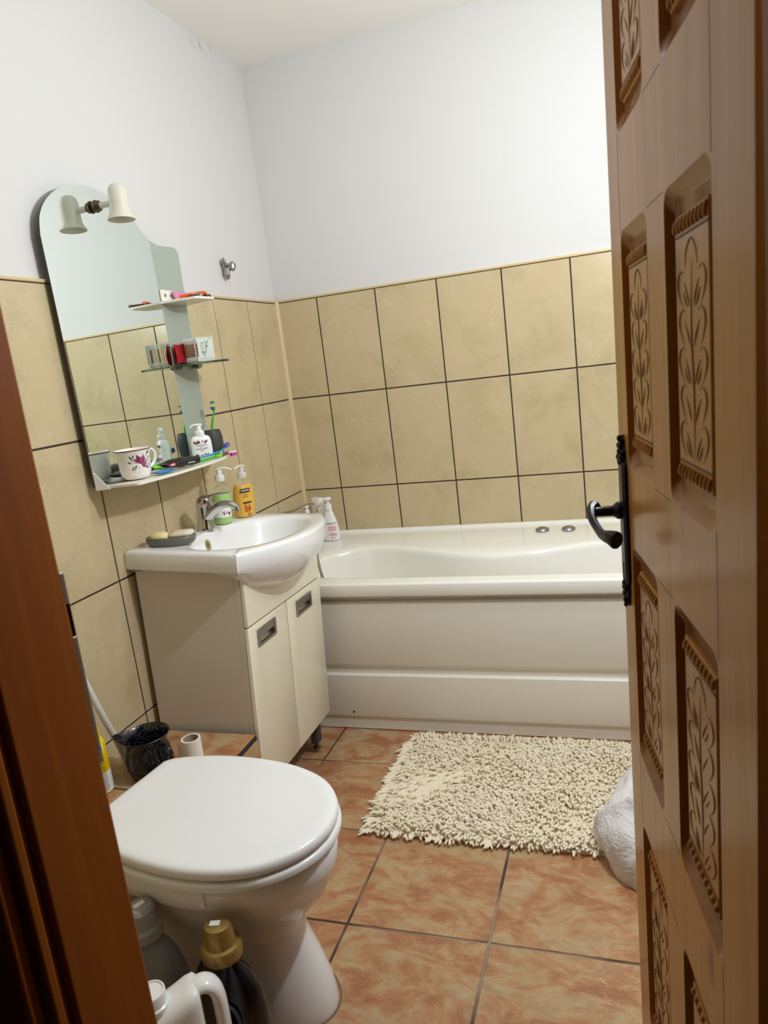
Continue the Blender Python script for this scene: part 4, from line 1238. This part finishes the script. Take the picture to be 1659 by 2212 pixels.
mb = MB(); mb.lathe([(0.012, 0), (0.012, 0.018), (0.010, 0.020)], 18, Matrix.Translation((0.061, 0, 0)) @ RY)
obj('screw_cap', mb, M['blackp'], tu)
mb = MB(); mb.grid(lambda a, b: tuple(Vector(ftube(0.04 + 0.20 * a, 0.36 + 0.22 * b)) + Vector((0, -0.0012, 0.0009))), 6, 8)
rl_ = obj('red_label', mb, M['red'], tu)
mb = MB()
for k in range(4):
    mb.grid(lambda a, b: tuple(Vector(ftube(0.07 + 0.035 * k + 0.02 * a, 0.42 + 0.08 * b)) + Vector((0, -0.0019, 0.0013))), 2, 4)
obj('label_print', mb, M['labelw'], rl_, smooth=False)
mb = MB()
for k in range(7):
    mb.grid(lambda a, b: tuple(Vector(ftube(0.66 + 0.034 * k + 0.022 * a, 0.49 + 0.04 * b)) + Vector((0, -0.0013, 0.0004))), 2, 2)
obj('white_print', mb, M['labelw'], tu, smooth=False)
pillow('sachet', (0.138, -1.158, SH + 0.006), 0.055, 0.04, 0.010, radians(70), M['bluepack'], 'blue and white flat sachet beside the mug on the shelf', 'sachet', seed=2)
pillow('sachet', (0.055, -1.245, SH + 0.006), 0.06, 0.045, 0.009, radians(60), M['silver'], 'crinkled silver foil sachet behind the mug at the shelf end', 'sachet', seed=4)
pillow('sachet', (0.05, -1.15, SH + 0.010), 0.10, 0.05, 0.018, radians(85), M['labelblk'], 'black crumpled sachet behind the mug', 'sachet', seed=6)
lid_ = MB(); lid_.lathe([(0.016, 0), (0.018, 0.003), (0.018, 0.012), (0.015, 0.016), (0.006, 0.0175)], 24)
tag(obj('round_cap', lid_, M['red'], loc=(0.085, -1.00, SH + 0.0005)), 'round red and white cap lying behind the black tube', 'cap')
pillow('toothpaste_tube', (0.075, -1.06, SH + 0.011), 0.11, 0.032, 0.020, radians(80), M['lime'], 'green toothpaste tube lying behind the mug', 'toothpaste', seed=9)

# ------------------------------------------------------------------ things on the glass shelf
GZ = 1.3675
bx0, bx1, by0, by1, bh = 0.060, 0.140, -0.847, -0.773, 0.074
bxc = ((bx0 + bx1) / 2, (by0 + by1) / 2)
box_ = thing('cotton_swab_box', 'clear plastic box of cotton swabs with pale label on the glass shelf', 'box', (bxc[0], bxc[1], GZ), (0, 0, radians(-24)))
hx, hy = 0.034, 0.034
def swall(z0, z1, d):
    return [[(x, y, z) for x, y in rrect(-hx - d, hx + d, -hy - d, hy + d, 0.010)] for z in (z0, z1)]
mb = MB(); mb.loft(swall(0.0, bh, 0.0), True, False)
obj('box_body', mb, M['clearbox'], box_, angle=40)
mb = MB(); mb.loft(swall(bh - 0.010, bh + 0.002, 0.001), False, True)
obj('box_lid', mb, M['clearbox'], box_, angle=40)
lbm = MB()
for pth in ([(hx + 0.0008, -hy + 0.004), (hx + 0.0008, hy - 0.006)],):
    (xa_, ya_), (xb_, yb_) = pth
    lbm.add([(xa_, ya_, 0.008), (xb_, yb_, 0.008), (xb_, yb_, bh - 0.004), (xa_, ya_, bh - 0.004)], [(0, 1, 2, 3)])
lbm.add([(hx - 0.010, -hy - 0.0008, 0.008), (hx - 0.002, -hy - 0.0008, 0.008), (hx - 0.002, -hy - 0.0008, bh - 0.004), (hx - 0.010, -hy - 0.0008, bh - 0.004)], [(0, 1, 2, 3)])
lb = obj('label', lbm, M['sage'], box_, smooth=False, label='pale green label with cotton flower drawing')
mb = MB(); random.seed(11)
br_ = [(hx + 0.0012, -0.012, 0.012), (hx + 0.0012, -0.002, 0.03), (hx + 0.0012, 0.004, 0.05), (hx + 0.0012, 0.010, 0.064)]
mb.tube(crom(br_, 4), 0.0007, 4)
for k in range(9):
    y, z = random.uniform(-0.014, 0.016), random.uniform(0.012, 0.064)
    mb.tube([(hx + 0.0012, y, z), (hx + 0.0012, y + random.uniform(-.008, .008), z + random.uniform(0, .008))], [0.0005, 0.0010], 4)
for k in range(10):
    mb.box(hx + 0.0009, hx + 0.0013, -0.020, -0.012 + 0.004 * (k % 3), 0.02 + 0.004 * k, 0.0208 + 0.004 * k)
obj('label_drawing', mb, M['ink'], lb, smooth=False)
sw = MB()
sw.cur = 0; sw.lathe([(0.0012, 0.008), (0.0012, 0.062)], 6)
sw.cur = 1; sw.lathe([(0.0018, 0.0), (0.0028, 0.004), (0.0026, 0.011), (0.0012, 0.015)], 7); sw.lathe([(0.0012, 0.055), (0.0026, 0.059), (0.0028, 0.066), (0.0018, 0.070)], 7)
Rz = Matrix.Rotation(radians(-24), 4, 'Z')
first = None
spots = []
for k in range(11): spots.append((-hx + 0.005 + k * 0.0060, -hy + 0.0035))
for k in range(10): spots.append((hx - 0.0035, -hy + 0.009 + k * 0.0057))
for k in range(8): spots.append((-hx + 0.004, -hy + 0.011 + k * 0.0068))
for k, (x, y) in enumerate(spots):
    q = Matrix.Translation((bxc[0], bxc[1], GZ)) @ Rz @ Vector((x, y, 0.0006))
    if first is None:
        first = obj('cotton_swab', sw, [M['brownstick'], M['cotton']])
        o = first
    else:
        o = first.copy(); C.objects.link(o)
    o.location = q; o.rotation_euler = (random.uniform(-.02, .02), random.uniform(-.02, .02), random.uniform(0, 6))
    tag(o, 'brown cotton swab with white tips standing inside the clear box', 'cotton swab', 'cotton swabs in the clear box')
rp = thing('red_packet', 'crumpled red foil packet standing behind the cotton swab box', 'packet', (0.048, -0.800, GZ + 0.031), (pi / 2, 0, radians(84)))
mb = MB()
mb.grid(lambda u, v: ((u - .5) * 0.115, (v - .5) * 0.060 * (1.0 - 0.10 * sin(3 * pi * u)) , 0.003 * sin(9 * u + 4 * v) + 0.006 * sin(pi * u)), 16, 8)
mb.grid(lambda u, v: ((u - .5) * 0.115, (v - .5) * 0.060 * (1.0 - 0.10 * sin(3 * pi * u)) , -0.004 * sin(8 * u + 3 * v) - 0.006 * sin(pi * u) - 0.001), 16, 8)
obj('wrapper', mb, M['red'], rp)

# ------------------------------------------------------------------ things on the top shelf
TS = 1.5595
pillow('pink_wrapper', (0.050, -0.785, TS + 0.014), 0.055, 0.034, 0.012, radians(75), M['pinkwrap'], 'pink shiny wrapper against the top shelf back plate', 'wrapper', tilt=(1.1, 0), seed=3)
mb = MB(); mb.tube(crom([(0.085, -0.850, TS + 0.004), (0.12, -0.82, TS + 0.010), (0.135, -0.79, TS + 0.013), (0.128, -0.762, TS + 0.009), (0.11, -0.752, TS + 0.004)], 5), 0.0028, 8, flat=1.6)
tag(obj('hair_clip', mb, M['orange']), 'orange curved plastic hair clip on the top shelf', 'hair clip')
nf = thing('nail_file', 'brown nail file with metal tip on the top shelf front edge', 'nail file', (0.132, -0.838, TS + 0.0036), (0, 0, radians(-20)))
mb = MB(); mb.prism(round_poly([(-0.045, -0.006), (0.015, -0.006), (0.015, 0.006), (-0.045, 0.006)], 0.003), -0.0025, 0.0025)
obj('file_body', mb, mat('brown_file', (96, 60, 40), 0.5), nf, smooth=False)
mb = MB(); mb.lathe([(0.0045, 0.0), (0.005, 0.008), (0.003, 0.012)], 12, Matrix.Translation((0.013, 0, 0.0005)) @ RY)
obj('metal_tip', mb, M['steel'], nf)
hb = MB()
random.seed(2)
cvp = [(0.125, -0.785, TS + 0.003), (0.128, -0.775, TS + 0.009), (0.128, -0.765, TS + 0.004), (0.132, -0.757, TS + 0.008), (0.134, -0.75, TS + 0.003)]
hb.tube(crom(cvp, 6), 0.0024, 6)
tag(obj('hair_tie', hb, M['blackp']), 'small black hair tie at the right end of the top shelf', 'hair tie')

# ------------------------------------------------------------------ tub corner things
p = (0.158, -0.118, 0.6026)
pb = thing('shower_gel_bottle', 'white pump bottle with pink print on the bathtub corner', 'bottle', p)
prof = [(0.90, 0.0), (0.98, 0.002), (1.0, 0.008), (1.0, 0.020), (0.93, 0.05), (0.80, 0.078), (0.62, 0.102), (0.44, 0.120), (0.37, 0.127), (0.36, 0.130)]
rx, ry = 0.036, 0.024
obj('bottle', bottle_shell(prof, rx, ry, 2.5), M['white'], pb, angle=60)
mb = MB(); mb.lathe([(0.0145, 0.130), (0.0148, 0.152), (0.0135, 0.1535), (0.007, 0.154)], 22); mb.lathe([(0.0065, 0.154), (0.0065, 0.171)], 14)
obj('collar', mb, M['white'], pb)
mb = MB(); mb.lathe([(0.010, 0.168), (0.0165, 0.172), (0.017, 0.177), (0.013, 0.181), (0.004, 0.1825)], 22); mb.tube([(0, 0, 0.176), (-0.012, -0.016, 0.175)], [0.007, 0.005], 10)
obj('pump_head', mb, M['white'], pb)
fa_ = face_ang(p, 0, 0.05)
def psc(z):
    for (r0, z0), (r1, z1) in zip(prof, prof[1:]):
        if z0 <= z <= z1: return r0 + (r1 - r0) * (z - z0) / (z1 - z0)
    return 1
fn = wrapper(rx, ry, 2.5, 0.05, fa_, 0.0007, psc)
text_part('lettering', 'Siempre', 0.0125, M['ink'], pb, lambda u, v: fn(0.001 + u + v * 0.25, 0.024 + v))
mb = MB()
for (u0, u1, v0, v1) in [(-0.016, 0.012, 0.004, 0.012), (-0.017, 0.018, -0.006, 0.001), (0.013, 0.019, 0.001, 0.013), (-0.004, 0.019, -0.028, -0.016)]:
    mb.grid(lambda a, b: tuple(fn(u0 + (u1 - u0) * a, v0 + (v1 - v0) * b)), 6, 2)
mb.add([tuple(fn(-0.011 + 0.006 * cos(2 * pi * k / 16), -0.022 + 0.006 * sin(2 * pi * k / 16))) for k in range(16)], [tuple(range(16))])
obj('pink_print', mb, M['pink'], pb, label='pink printed bands and flower')
text_part('lettering', '400 ml', 0.0075, M['ink'], pb, lambda u, v: fn(0.004 + u, -0.036 + v))

p = (0.092, -0.072, 0.6046)
sb_ = thing('shampoo_bottle', 'white flat shampoo bottle standing in the tub corner', 'bottle', p, (0, 0, radians(-20)))
prof = [(0.90, 0.0), (1.0, 0.006), (1.0, 0.13), (1.02, 0.150), (1.0, 0.168), (0.95, 0.171)]
obj('bottle', bottle_shell(prof, 0.029, 0.017, 3.2), M['white'], sb_, angle=60)
fn = wrapper(0.029, 0.017, 3.2, 0.12, face_ang(p, radians(-20), -0.35), 0.0006)
patch('label', fn, -0.012, 0.010, -0.05, 0.022, mat('beige_label', (226, 212, 186), 0.4), sb_)
lines(wrapper(0.029, 0.017, 3.2, 0.12, face_ang(p, radians(-20), -0.35), 0.001), -0.005, 0.005, [0.006, -0.002, -0.006], 0.0025, M['ink'], sb_)
p = (0.075, -0.150, 0.603)
sm = thing('small_pump_bottle', 'small white pump bottle half hidden behind the washbasin', 'bottle', p)
obj('bottle', bottle_shell([(0.9, 0.0), (1.0, 0.005), (1.0, 0.10), (0.8, 0.118), (0.5, 0.125)], 0.021, 0.021, 2.2), M['white'], sm, angle=60)
mb = MB(); mb.lathe([(0.011, 0.125), (0.011, 0.138), (0.006, 0.140), (0.006, 0.148), (0.009, 0.150), (0.009, 0.156), (0.004, 0.158)], 16)
obj('pump_head', mb, M['white'], sm)
bt = thing('bath_faucet', 'chrome bath mixer with curved lever behind the washbasin', 'faucet', (0.055, -0.30, 0.600))
mb = MB(); mb.lathe([(0.026, 0.0), (0.027, 0.006), (0.022, 0.012), (0.022, 0.12), (0.025, 0.125), (0.026, 0.150), (0.020, 0.166), (0.006, 0.170)], 24)
mb.tube([(0, 0, 0.08), (0.05, -0.01, 0.085), (0.10, -0.02, 0.07)], [0.014, 0.014, 0.012], 12)
obj('faucet_body', mb, M['chrome'], bt)
mb = MB(); lp = crom([(-0.012, -0.004, 0.166), (0.03, 0.0, 0.172), (0.07, 0.0, 0.186), (0.10, 0.0, 0.196), (0.125, 0.0, 0.194)], 5)
mb.tube(lp, [0.016 - 0.007 * i / (len(lp) - 1) for i in range(len(lp))], 10, flat=0.35)
obj('lever', mb, M['chrome'], bt)

# ribbed metal shower hose hanging into the tub
hs = MB()
path = crom([(0.258, -0.512, 0.675), (0.263, -0.522, 0.640), (0.269, -0.528, 0.605), (0.276, -0.530, 0.570), (0.284, -0.527, 0.53), (0.295, -0.51, 0.45), (0.30, -0.48, 0.33), (0.34, -0.44, 0.20), (0.40, -0.42, 0.19)], 14)
hs.tube(path, [0.0065 if i % 2 else 0.0052 for i in range(len(path))], 8)
tag(obj('shower_hose', hs, M['steel'], angle=20), 'ribbed metal shower hose hanging over the left end of the tub', 'hose')

# ------------------------------------------------------------------ toilet
tl = thing('toilet', 'white floor-standing toilet with closed lid beside the tiled step', 'toilet', (0.48, -1.680, 0), (0, 0, -0.125))
NTO = 64
def ov(ub, uf, hw, z, e_f=2.0, e_b=3.2):
    ring = []
    um = (ub + uf) / 2 if hw < 0.15 else min(0.0, (ub + uf) / 2)
    for k in range(NTO):
        t = 2 * pi * k / NTO
        c, s_ = cos(t), sin(t)
        e = e_f if c > 0 else e_b
        u = um + (uf - um if c > 0 else um - ub) * math.copysign(abs(c) ** (2 / e), c)
        ring.append((u, hw * math.copysign(abs(s_) ** (2 / e), s_), z))
    return ring
mb = MB()
secs = [(-0.19, 0.226, 0.116, 0.0), (-0.19, 0.226, 0.116, 0.006), (-0.19, 0.218, 0.113, 0.05), (-0.19, 0.198, 0.105, 0.11), (-0.19, 0.178, 0.100, 0.155), (-0.19, 0.172, 0.101, 0.185), (-0.20, 0.180, 0.106, 0.21), (-0.215, 0.205, 0.118, 0.24), (-0.235, 0.236, 0.137, 0.275), (-0.25, 0.256, 0.157, 0.31), (-0.255, 0.265, 0.171, 0.335), (-0.255, 0.269, 0.179, 0.345), (-0.255, 0.270, 0.181, 0.385), (-0.25, 0.264, 0.176, 0.391)]
mb.loft([ov(*s_) for s_ in secs], True, True)
bowl = obj('bowl', mb, M['ceramic'], tl, angle=60)
def lidring(scale, z, grow=0.0):
    pts = [(-0.243, 0.120), (-0.225, 0.139), (-0.17, 0.163), (-0.09, 0.183), (0.0, 0.190), (0.08, 0.185), (0.15, 0.167), (0.205, 0.138), (0.248, 0.092), (0.270, 0.045)]
    top = crom([(a, b, 0) for a, b in pts] + [(0.277, 0.0, 0)], 4)
    full = [(p.x, p.y) for p in top] + [(p.x, -p.y) for p in reversed(top[:-1])]
    out = []
    for x, y in full:
        d = Vector((x - 0.0, y)); L = max(d.length, 1e-6)
        out.append((x * (1 + (grow - (1 - scale) * 0) / L) * 1.0 - x * 0 if False else x + d.x / L * grow, y + d.y / L * grow, z))
    return out
mb = MB()
mb.loft([lidring(1, 0.393, -0.016), lidring(1, 0.393, -0.004), lidring(1, 0.396, 0.002), lidring(1, 0.406, 0.003), lidring(1, 0.411, -0.001), lidring(1, 0.4115, -0.012), lidring(1, 0.4115, -0.02)], True, True)
obj('seat', mb, M['lid'], tl, angle=50)
mb = MB()
mb.loft([lidring(1, 0.4175, -0.02), lidring(1, 0.4175, -0.004), lidring(1, 0.419, -0.001), lidring(1, 0.425, 0.0), lidring(1, 0.431, -0.001), lidring(1, 0.436, -0.004), lidring(1, 0.4385, -0.010), lidring(1, 0.4395, -0.020), lidring(1, 0.4385, -0.036), lidring(1, 0.4365, -0.055), lidring(1, 0.4365, -0.10)], True, True)
obj('lid', mb, M['lid'], tl, angle=60)
for y in (-0.075, 0.075):
    mb = MB(); mb.lathe([(0.009, 0.3905), (0.009, 0.426)], 14, Matrix.Translation((-0.236, y, 0)))
    obj('hinge', mb, M['lid'], tl)
mb = MB()
mb.box(-0.006, 0.006, -0.0016, 0.0016, 0.352, 0.389, Matrix.Translation((0.090, -0.1706, 0)) @ Matrix.Rotation(0.2, 4, 'Z'))
obj('tape_strip', mb, M['lid'], bowl, smooth=False, label='narrow white strip stuck below the seat')
mb = MB(); mb.loft([[(x, y, 0.0) for x, y, z in ov(-0.20, 0.233, 0.123, 0)], [(x, y, 0.0012) for x, y, z in ov(-0.195, 0.230, 0.120, 0)], [(x, y, 0.002) for x, y, z in ov(-0.19, 0.229, 0.119, 0)]], False, False)
obj('floor_seal', mb, mat('grey_sealant', (128, 106, 88), 0.9, vary=0.3, scale=25), tl, label='smeared grey sealant around the base')

# ------------------------------------------------------------------ on the step: enamel pot, paper roll, spray can, hose
pz = SZ + 0.0005
pot = thing('enamel_pot', 'speckled black enamel pot with pouring lip on the tiled step', 'pot', (0.146, -1.448, pz), (0, 0, radians(200)))
pp = [(0.044, 0.0), (0.048, 0.002), (0.053, 0.015), (0.0575, 0.035), (0.058, 0.052), (0.054, 0.072), (0.051, 0.082), (0.053, 0.094), (0.059, 0.105), (0.062, 0.109), (0.0605, 0.1105), (0.057, 0.107), (0.051, 0.094), (0.049, 0.082), (0.052, 0.07), (0.055, 0.05), (0.05, 0.015), (0.03, 0.006)]
mb = MB(); mb.lathe(pp, 48)
for i, v in enumerate(mb.v):
    if v[2] > 0.088:
        a = math.atan2(v[1], v[0]); k = max(0, cos(a)) ** 18 * (v[2] - 0.088) / 0.022
        mb.v[i] = (v[0] * (1 + 0.34 * k), v[1] * (1 + 0.1 * k), v[2] + 0.004 * k)
obj('pot_body', mb, M['enamel'], pot, angle=70)
mb = MB(); mb.tube(crom([(-0.045, 0.028, 0.09), (-0.068, 0.045, 0.086), (-0.074, 0.05, 0.06), (-0.06, 0.04, 0.03), (-0.05, 0.032, 0.022)], 5), 0.0055, 10, flat=0.6)
obj('handle', mb, M['enamel'], pot)
tr = thing('toilet_paper_roll', 'nearly used-up white toilet paper roll standing on the tiled step', 'toilet paper', (0.262, -1.424, pz))
mb = MB(); mb.lathe([(0.0195, 0.0), (0.0238, 0.0), (0.0240, 0.090), (0.0195, 0.090)], 36, cap0=False, cap1=False)
fl = crom([(-0.028 * 0.6, -0.028 * 0.8, 0), (-0.034, -0.018, 0), (-0.043, -0.012, 0)], 5)
mb.loft([[(p.x * .85, p.y * .85, 0.010) for p in fl], [(p.x * .85, p.y * .85 + 0.002, 0.078) for p in fl]], False, False, False)
obj('paper', mb, M['paper'], tr, angle=40)
mb = MB(); mb.lathe([(0.0190, 0.0005), (0.0194, 0.0005), (0.0194, 0.0895), (0.0190, 0.0895)], 30, cap0=False, cap1=False)
obj('core', mb, M['card'], tr, angle=40, label='grey cardboard core')
sc = thing('spray_can', 'yellow aerosol can with white lower label beside the enamel pot', 'spray can', (0.064, -1.535, pz), (0.0, 0.0, 0))
mb = MB(); mb.lathe([(0.024, 0.0), (0.026, 0.003), (0.026, 0.128), (0.024, 0.134), (0.019, 0.142), (0.016, 0.146)], 30)
cn_ = obj('can', mb, M['yellow'], sc)
mb = MB(); mb.lathe([(0.0183, 0.142), (0.0185, 0.150), (0.0165, 0.166), (0.012, 0.176), (0.004, 0.180)], 24)
obj('cap', mb, M['yellow'], sc)
cf = lambda u, v, off=0.0004: ((0.026 + off) * cos(u / 0.026), (0.026 + off) * sin(u / 0.026), v)
mb = MB(); mb.grid(lambda a, b: cf(0.164 * a, 0.004 + 0.054 * b, 0.0003), 40, 2)
obj('white_label', mb, M['labelw'], cn_)
fa_ = face_ang((0.062, -1.545), 0, 0.2)
mb = MB()
for k in range(24):
    z = 0.010 + 0.0042 * k
    if 0.098 < z < 0.118: continue
    L = 0.02 + 0.006 * ((k * 7) % 5) / 5
    mb.grid(lambda a, b: cf(fa_ * 0.026 - 0.012 + L * a, z + 0.0013 * b, 0.0006), 8, 1)
obj('small_print', mb, M['ink'], cn_)
mb = MB(); mb.grid(lambda a, b: cf(fa_ * 0.026 + 0.001 + 0.013 * a, 0.111 + 0.020 * b, 0.0005), 6, 2)
wl_ = obj('warning_label', mb, M['labelw'], cn_, label='small white warning square')
mb = MB(); mb.grid(lambda a, b: cf(fa_ * 0.026 + 0.0045 + 0.006 * a, 0.115 + 0.009 * b, 0.0008), 4, 2)
obj('warning_mark', mb, M['red'], wl_)
mb = MB(); mb.tube(crom([(0.022, -1.545, 0.95), (0.025, -1.54, 0.80), (0.040, -1.522, 0.690), (0.050, -1.505, 0.62), (0.055, -1.490, 0.555), (0.055, -1.470, 0.495), (0.055, -1.452, 0.445), (0.05, -1.43, 0.39), (0.045, -1.415, 0.3465)], 8), 0.0085, 12)
tag(obj('water_hose', mb, M['offwhite']), 'white plastic hose curving down the wall behind the enamel pot', 'hose')

# ------------------------------------------------------------------ bottles on the floor beside the toilet
p = (0.592, -1.886, 0.0005)
bk = thing('detergent_bottle', 'black detergent bottle with gold cap in the shade of the toilet', 'bottle', p, (0, 0, radians(-12)))
mb = MB(); mb.lathe([(0.86, 0.0), (0.98, 0.004), (1.0, 0.015), (1.0, 0.13), (0.98, 0.17), (0.88, 0.21), (0.68, 0.236), (0.42, 0.250), (0.40, 0.262)], 40, rx=0.074, ry=0.036, e=2.6)
bk.scale = (1.06, 1.0, 1.09)
bo_ = obj('bottle', mb, M['blackp'], bk, angle=60)
gr = MB()
gp = [(0.030 + 0.017 * cos(a) * (1.0 + 0.2 * sin(a)), 0.150 + 0.045 * sin(a)) for a in [2 * pi * k / 28 for k in range(28)]]
pts = [(x, -0.034 * (max(0.05, 1 - abs(x / 0.074) ** 2.6)) ** (1 / 2.6) - 0.003, z) for x, z in gp]
gr.tube(pts + [pts[0]], 0.0035, 8, caps=False)
gr.add([(x * 0.98, y + 0.0028, z) for x, y, z in pts], [tuple(range(28))])
obj('grip_recess', gr, M['charcoal'], bo_, label='teardrop grip recess')
mb = MB(); mb.lathe([(0.035, 0.258), (0.0365, 0.262), (0.0365, 0.277), (0.034, 0.281), (0.0275, 0.283), (0.0265, 0.288), (0.0255, 0.306), (0.022, 0.316), (0.012, 0.3195), (0.002, 0.320)], 30)
cp = obj('cap', mb, M['gold'], bk, label='gold screw cap')
mb = MB(); mb.box(-0.012, 0.006, -0.008, 0.004, 0.3192, 0.3206, Matrix.Rotation(0.5, 4, 'Z'))
obj('price_sticker', mb, M['labelw'], cp, smooth=False)

p = (0.423, -1.880, 0.0005)
tb_ = thing('detergent_bottle', 'grey translucent bottle with clear cap left of the black bottle', 'bottle', p, (0, 0, radians(10)))
mb = MB(); mb.lathe([(0.86, 0.0), (0.98, 0.004), (1.0, 0.015), (1.0, 0.15), (0.96, 0.185), (0.82, 0.22), (0.6, 0.245), (0.42, 0.256), (0.42, 0.268)], 40, rx=0.068, ry=0.040, e=2.6)
tb_.scale = (1.0, 1.0, 1.12)
bo_ = obj('bottle', mb, M['smoke'], tb_, angle=60)
mb = MB(); mb.lathe([(0.034, 0.262), (0.034, 0.278), (0.031, 0.281), (0.028, 0.284), (0.027, 0.312), (0.022, 0.318), (0.004, 0.320)], 30)
cp = obj('cap', mb, M['smokecap'], tb_, label='clear screw cap')
mb = MB(); mb.box(-0.006, 0.006, -0.011, 0.009, 0.3192, 0.3206, Matrix.Rotation(-0.6, 4, 'Z'))
obj('price_sticker', mb, M['labelw'], cp, smooth=False)
fn = wrapper(0.068, 0.040, 2.6, 0.16, face_ang(p, radians(10), -0.15), 0.0008)
mb = MB(); mb.add([tuple(fn(0.022 * cos(2 * pi * k / 24), 0.03 * sin(2 * pi * k / 24))) for k in range(24)], [tuple(range(24))])
obj('blue_label', mb, M['blue'], bo_, label='round blue label')

# white jug with a loop handle
jg = thing('jug', 'white plastic jug with loop handle in front of the black bottle', 'jug', (0.578, -1.982, 0.0005), (0, 0, radians(38)))
mb = MB()
def js(x, hw, z1, r=0.022, z0=0.0):
    return [(x, y, z) for y, z in round_poly([(-hw, z0), (hw, z0), (hw, z1), (-hw, z1)], [0.01, 0.01, r, r], 5)]
mb.loft([js(-0.088, 0.026, 0.255, z0=0.008), js(-0.084, 0.034, 0.270, 0.024, 0.002), js(-0.072, 0.038, 0.278, 0.026), js(-0.045, 0.039, 0.286, 0.027), js(-0.02, 0.039, 0.295, 0.027), js(0.0, 0.039, 0.304, 0.027), js(0.014, 0.036, 0.308, 0.026, 0.002), js(0.021, 0.028, 0.304, 0.022, 0.008)], True, True)
mb.loft([js(0.0, 0.039, 0.14), js(0.046, 0.039, 0.14), js(0.060, 0.034, 0.135, 0.022, 0.004), js(0.064, 0.026, 0.12, 0.02, 0.01)], True, True)
hpth = crom([(0.006, 0, 0.290), (0.018, 0, 0.2965), (0.032, 0, 0.2965), (0.044, 0, 0.286), (0.050, 0, 0.264), (0.051, 0, 0.225), (0.050, 0, 0.17), (0.048, 0, 0.12)], 6)
n = len(hpth)
mb.tube(hpth, [0.0125] * n, 16, flat=1.7, up=(0, 1, 0))
jb = obj('jug_body', mb, M['white'], jg, angle=60)
mb = MB(); mb.lathe([(0.026, 0.284), (0.0275, 0.287), (0.0275, 0.296), (0.0245, 0.298), (0.0245, 0.316), (0.0235, 0.319), (0.021, 0.3195), (0.0195, 0.317), (0.002, 0.317)], 30, Matrix.Translation((-0.055, 0, 0)))
obj('screw_cap', mb, M['white'], jg, label='white screw cap')

# ------------------------------------------------------------------ shaggy bath mat
rug = thing('bath_mat', 'cream shaggy chenille bath mat on the floor by the bathtub', 'bath mat', (0.99, -0.895, 0))
mb = MB(); mb.prism(round_poly([(-0.40, -0.25), (0.42, -0.26), (0.42, 0.262), (-0.40, 0.262)], 0.02), 0.0005, 0.006)
obj('backing', mb, M['rug'], rug, smooth=False)
mb = MB(); random.seed(21)
nx, ny = 108, 68
for i in range(nx):
    for j in range(ny):
        x = -0.402 + 0.824 * (i + 0.5 + random.uniform(-.45, .45)) / nx; y = -0.255 + 0.517 * (j + 0.5 + random.uniform(-.45, .45)) / ny
        # lean: outwards at the border, matted swirls inside
        v = noise.noise_vector(Vector((x * 7, y * 7, 0.3)))
        lean = Vector((v.x * 0.9 - 0.45, v.y * 0.9 - 0.6, 0))
        if y < -0.235: lean = Vector((random.uniform(-.3, .3), -0.95, 0))
        if y > 0.245: lean = Vector((random.uniform(-.3, .3), 0.5, 0))
        if x < -0.385: lean += Vector((-1.0, 0, 0))
        lean += Vector((random.uniform(-.45, .45), random.uniform(-.45, .45), 0))
        L = random.uniform(0.022, 0.03); r = random.uniform(0.0032, 0.0040)
        lx, ly = lean.x * L * 0.85, lean.y * L * 0.85
        m_ = math.hypot(lx, ly)
        h = max(0.006, math.sqrt(max(L * L - min(m_, L * 0.97) ** 2, 0)))
        wgl = random.uniform(-.004, .004)
        pts = [(x, y, 0.004), (x + lx * 0.22 + wgl, y + ly * 0.22, 0.004 + h * 0.62), (x + lx * 0.62, y + ly * 0.62 + wgl, 0.004 + h * 0.98), (x + lx, y + ly, 0.004 + h * 0.92)]
        mb.tube(pts, [r, r * 1.05, r * 1.05, r * 0.85], 5, caps=True)
pile = obj('pile', mb, M['rug'], rug, smooth=True, angle=80)
pile['kind'] = 'stuff'

# ------------------------------------------------------------------ towel dropped behind the door
mb = MB(); NU, NV = 260, 120
random.seed(31)
def tw(u, v):
    a = u * 2 * pi; b = v * pi / 2
    d = Vector((cos(a) * cos(b), sin(a) * cos(b), sin(b)))
    r = 1 + 0.09 * noise.noise(d * 2.1 + Vector((4, 1, 2))) + 0.04 * noise.noise(d * 5.0 + Vector((1, 7, 3)))
    r += 0.055 * sin(3 * a + 1.6 * sin(2.4 * b) + 0.8) * cos(b) + 0.03 * sin(7 * a - 3 * b)
    # upper layer folded over the lower one: a soft step along a curved hem
    k = -d.x * 0.35 - d.y * 0.95 - 0.46 - 0.3 * (d.z - 0.35) ** 2 + 0.03 * sin(9 * d.z)
    st = 1 / (1 + math.exp(-k * 45))
    r += 0.10 * st - 0.045 + 0.04 * math.exp(-(k * 14) ** 2) * (1 if k > 0 else 0.3)
    rough = 0.007 if k > 0 else 0.003
    if v < 0.995: r += random.uniform(-1, 1) * rough
    return (0.190 * r * d.x, 0.200 * r * d.y, 0.0008 + 0.205 * r * max(0, d.z) ** 0.85)
mb.grid(tw, NU, NV)
tag(obj('towel', mb, M['towel'], loc=(1.405, -1.075, 0), angle=180), 'white terry towel heaped on the floor behind the door', 'towel')

bpy.context.view_layer.update()
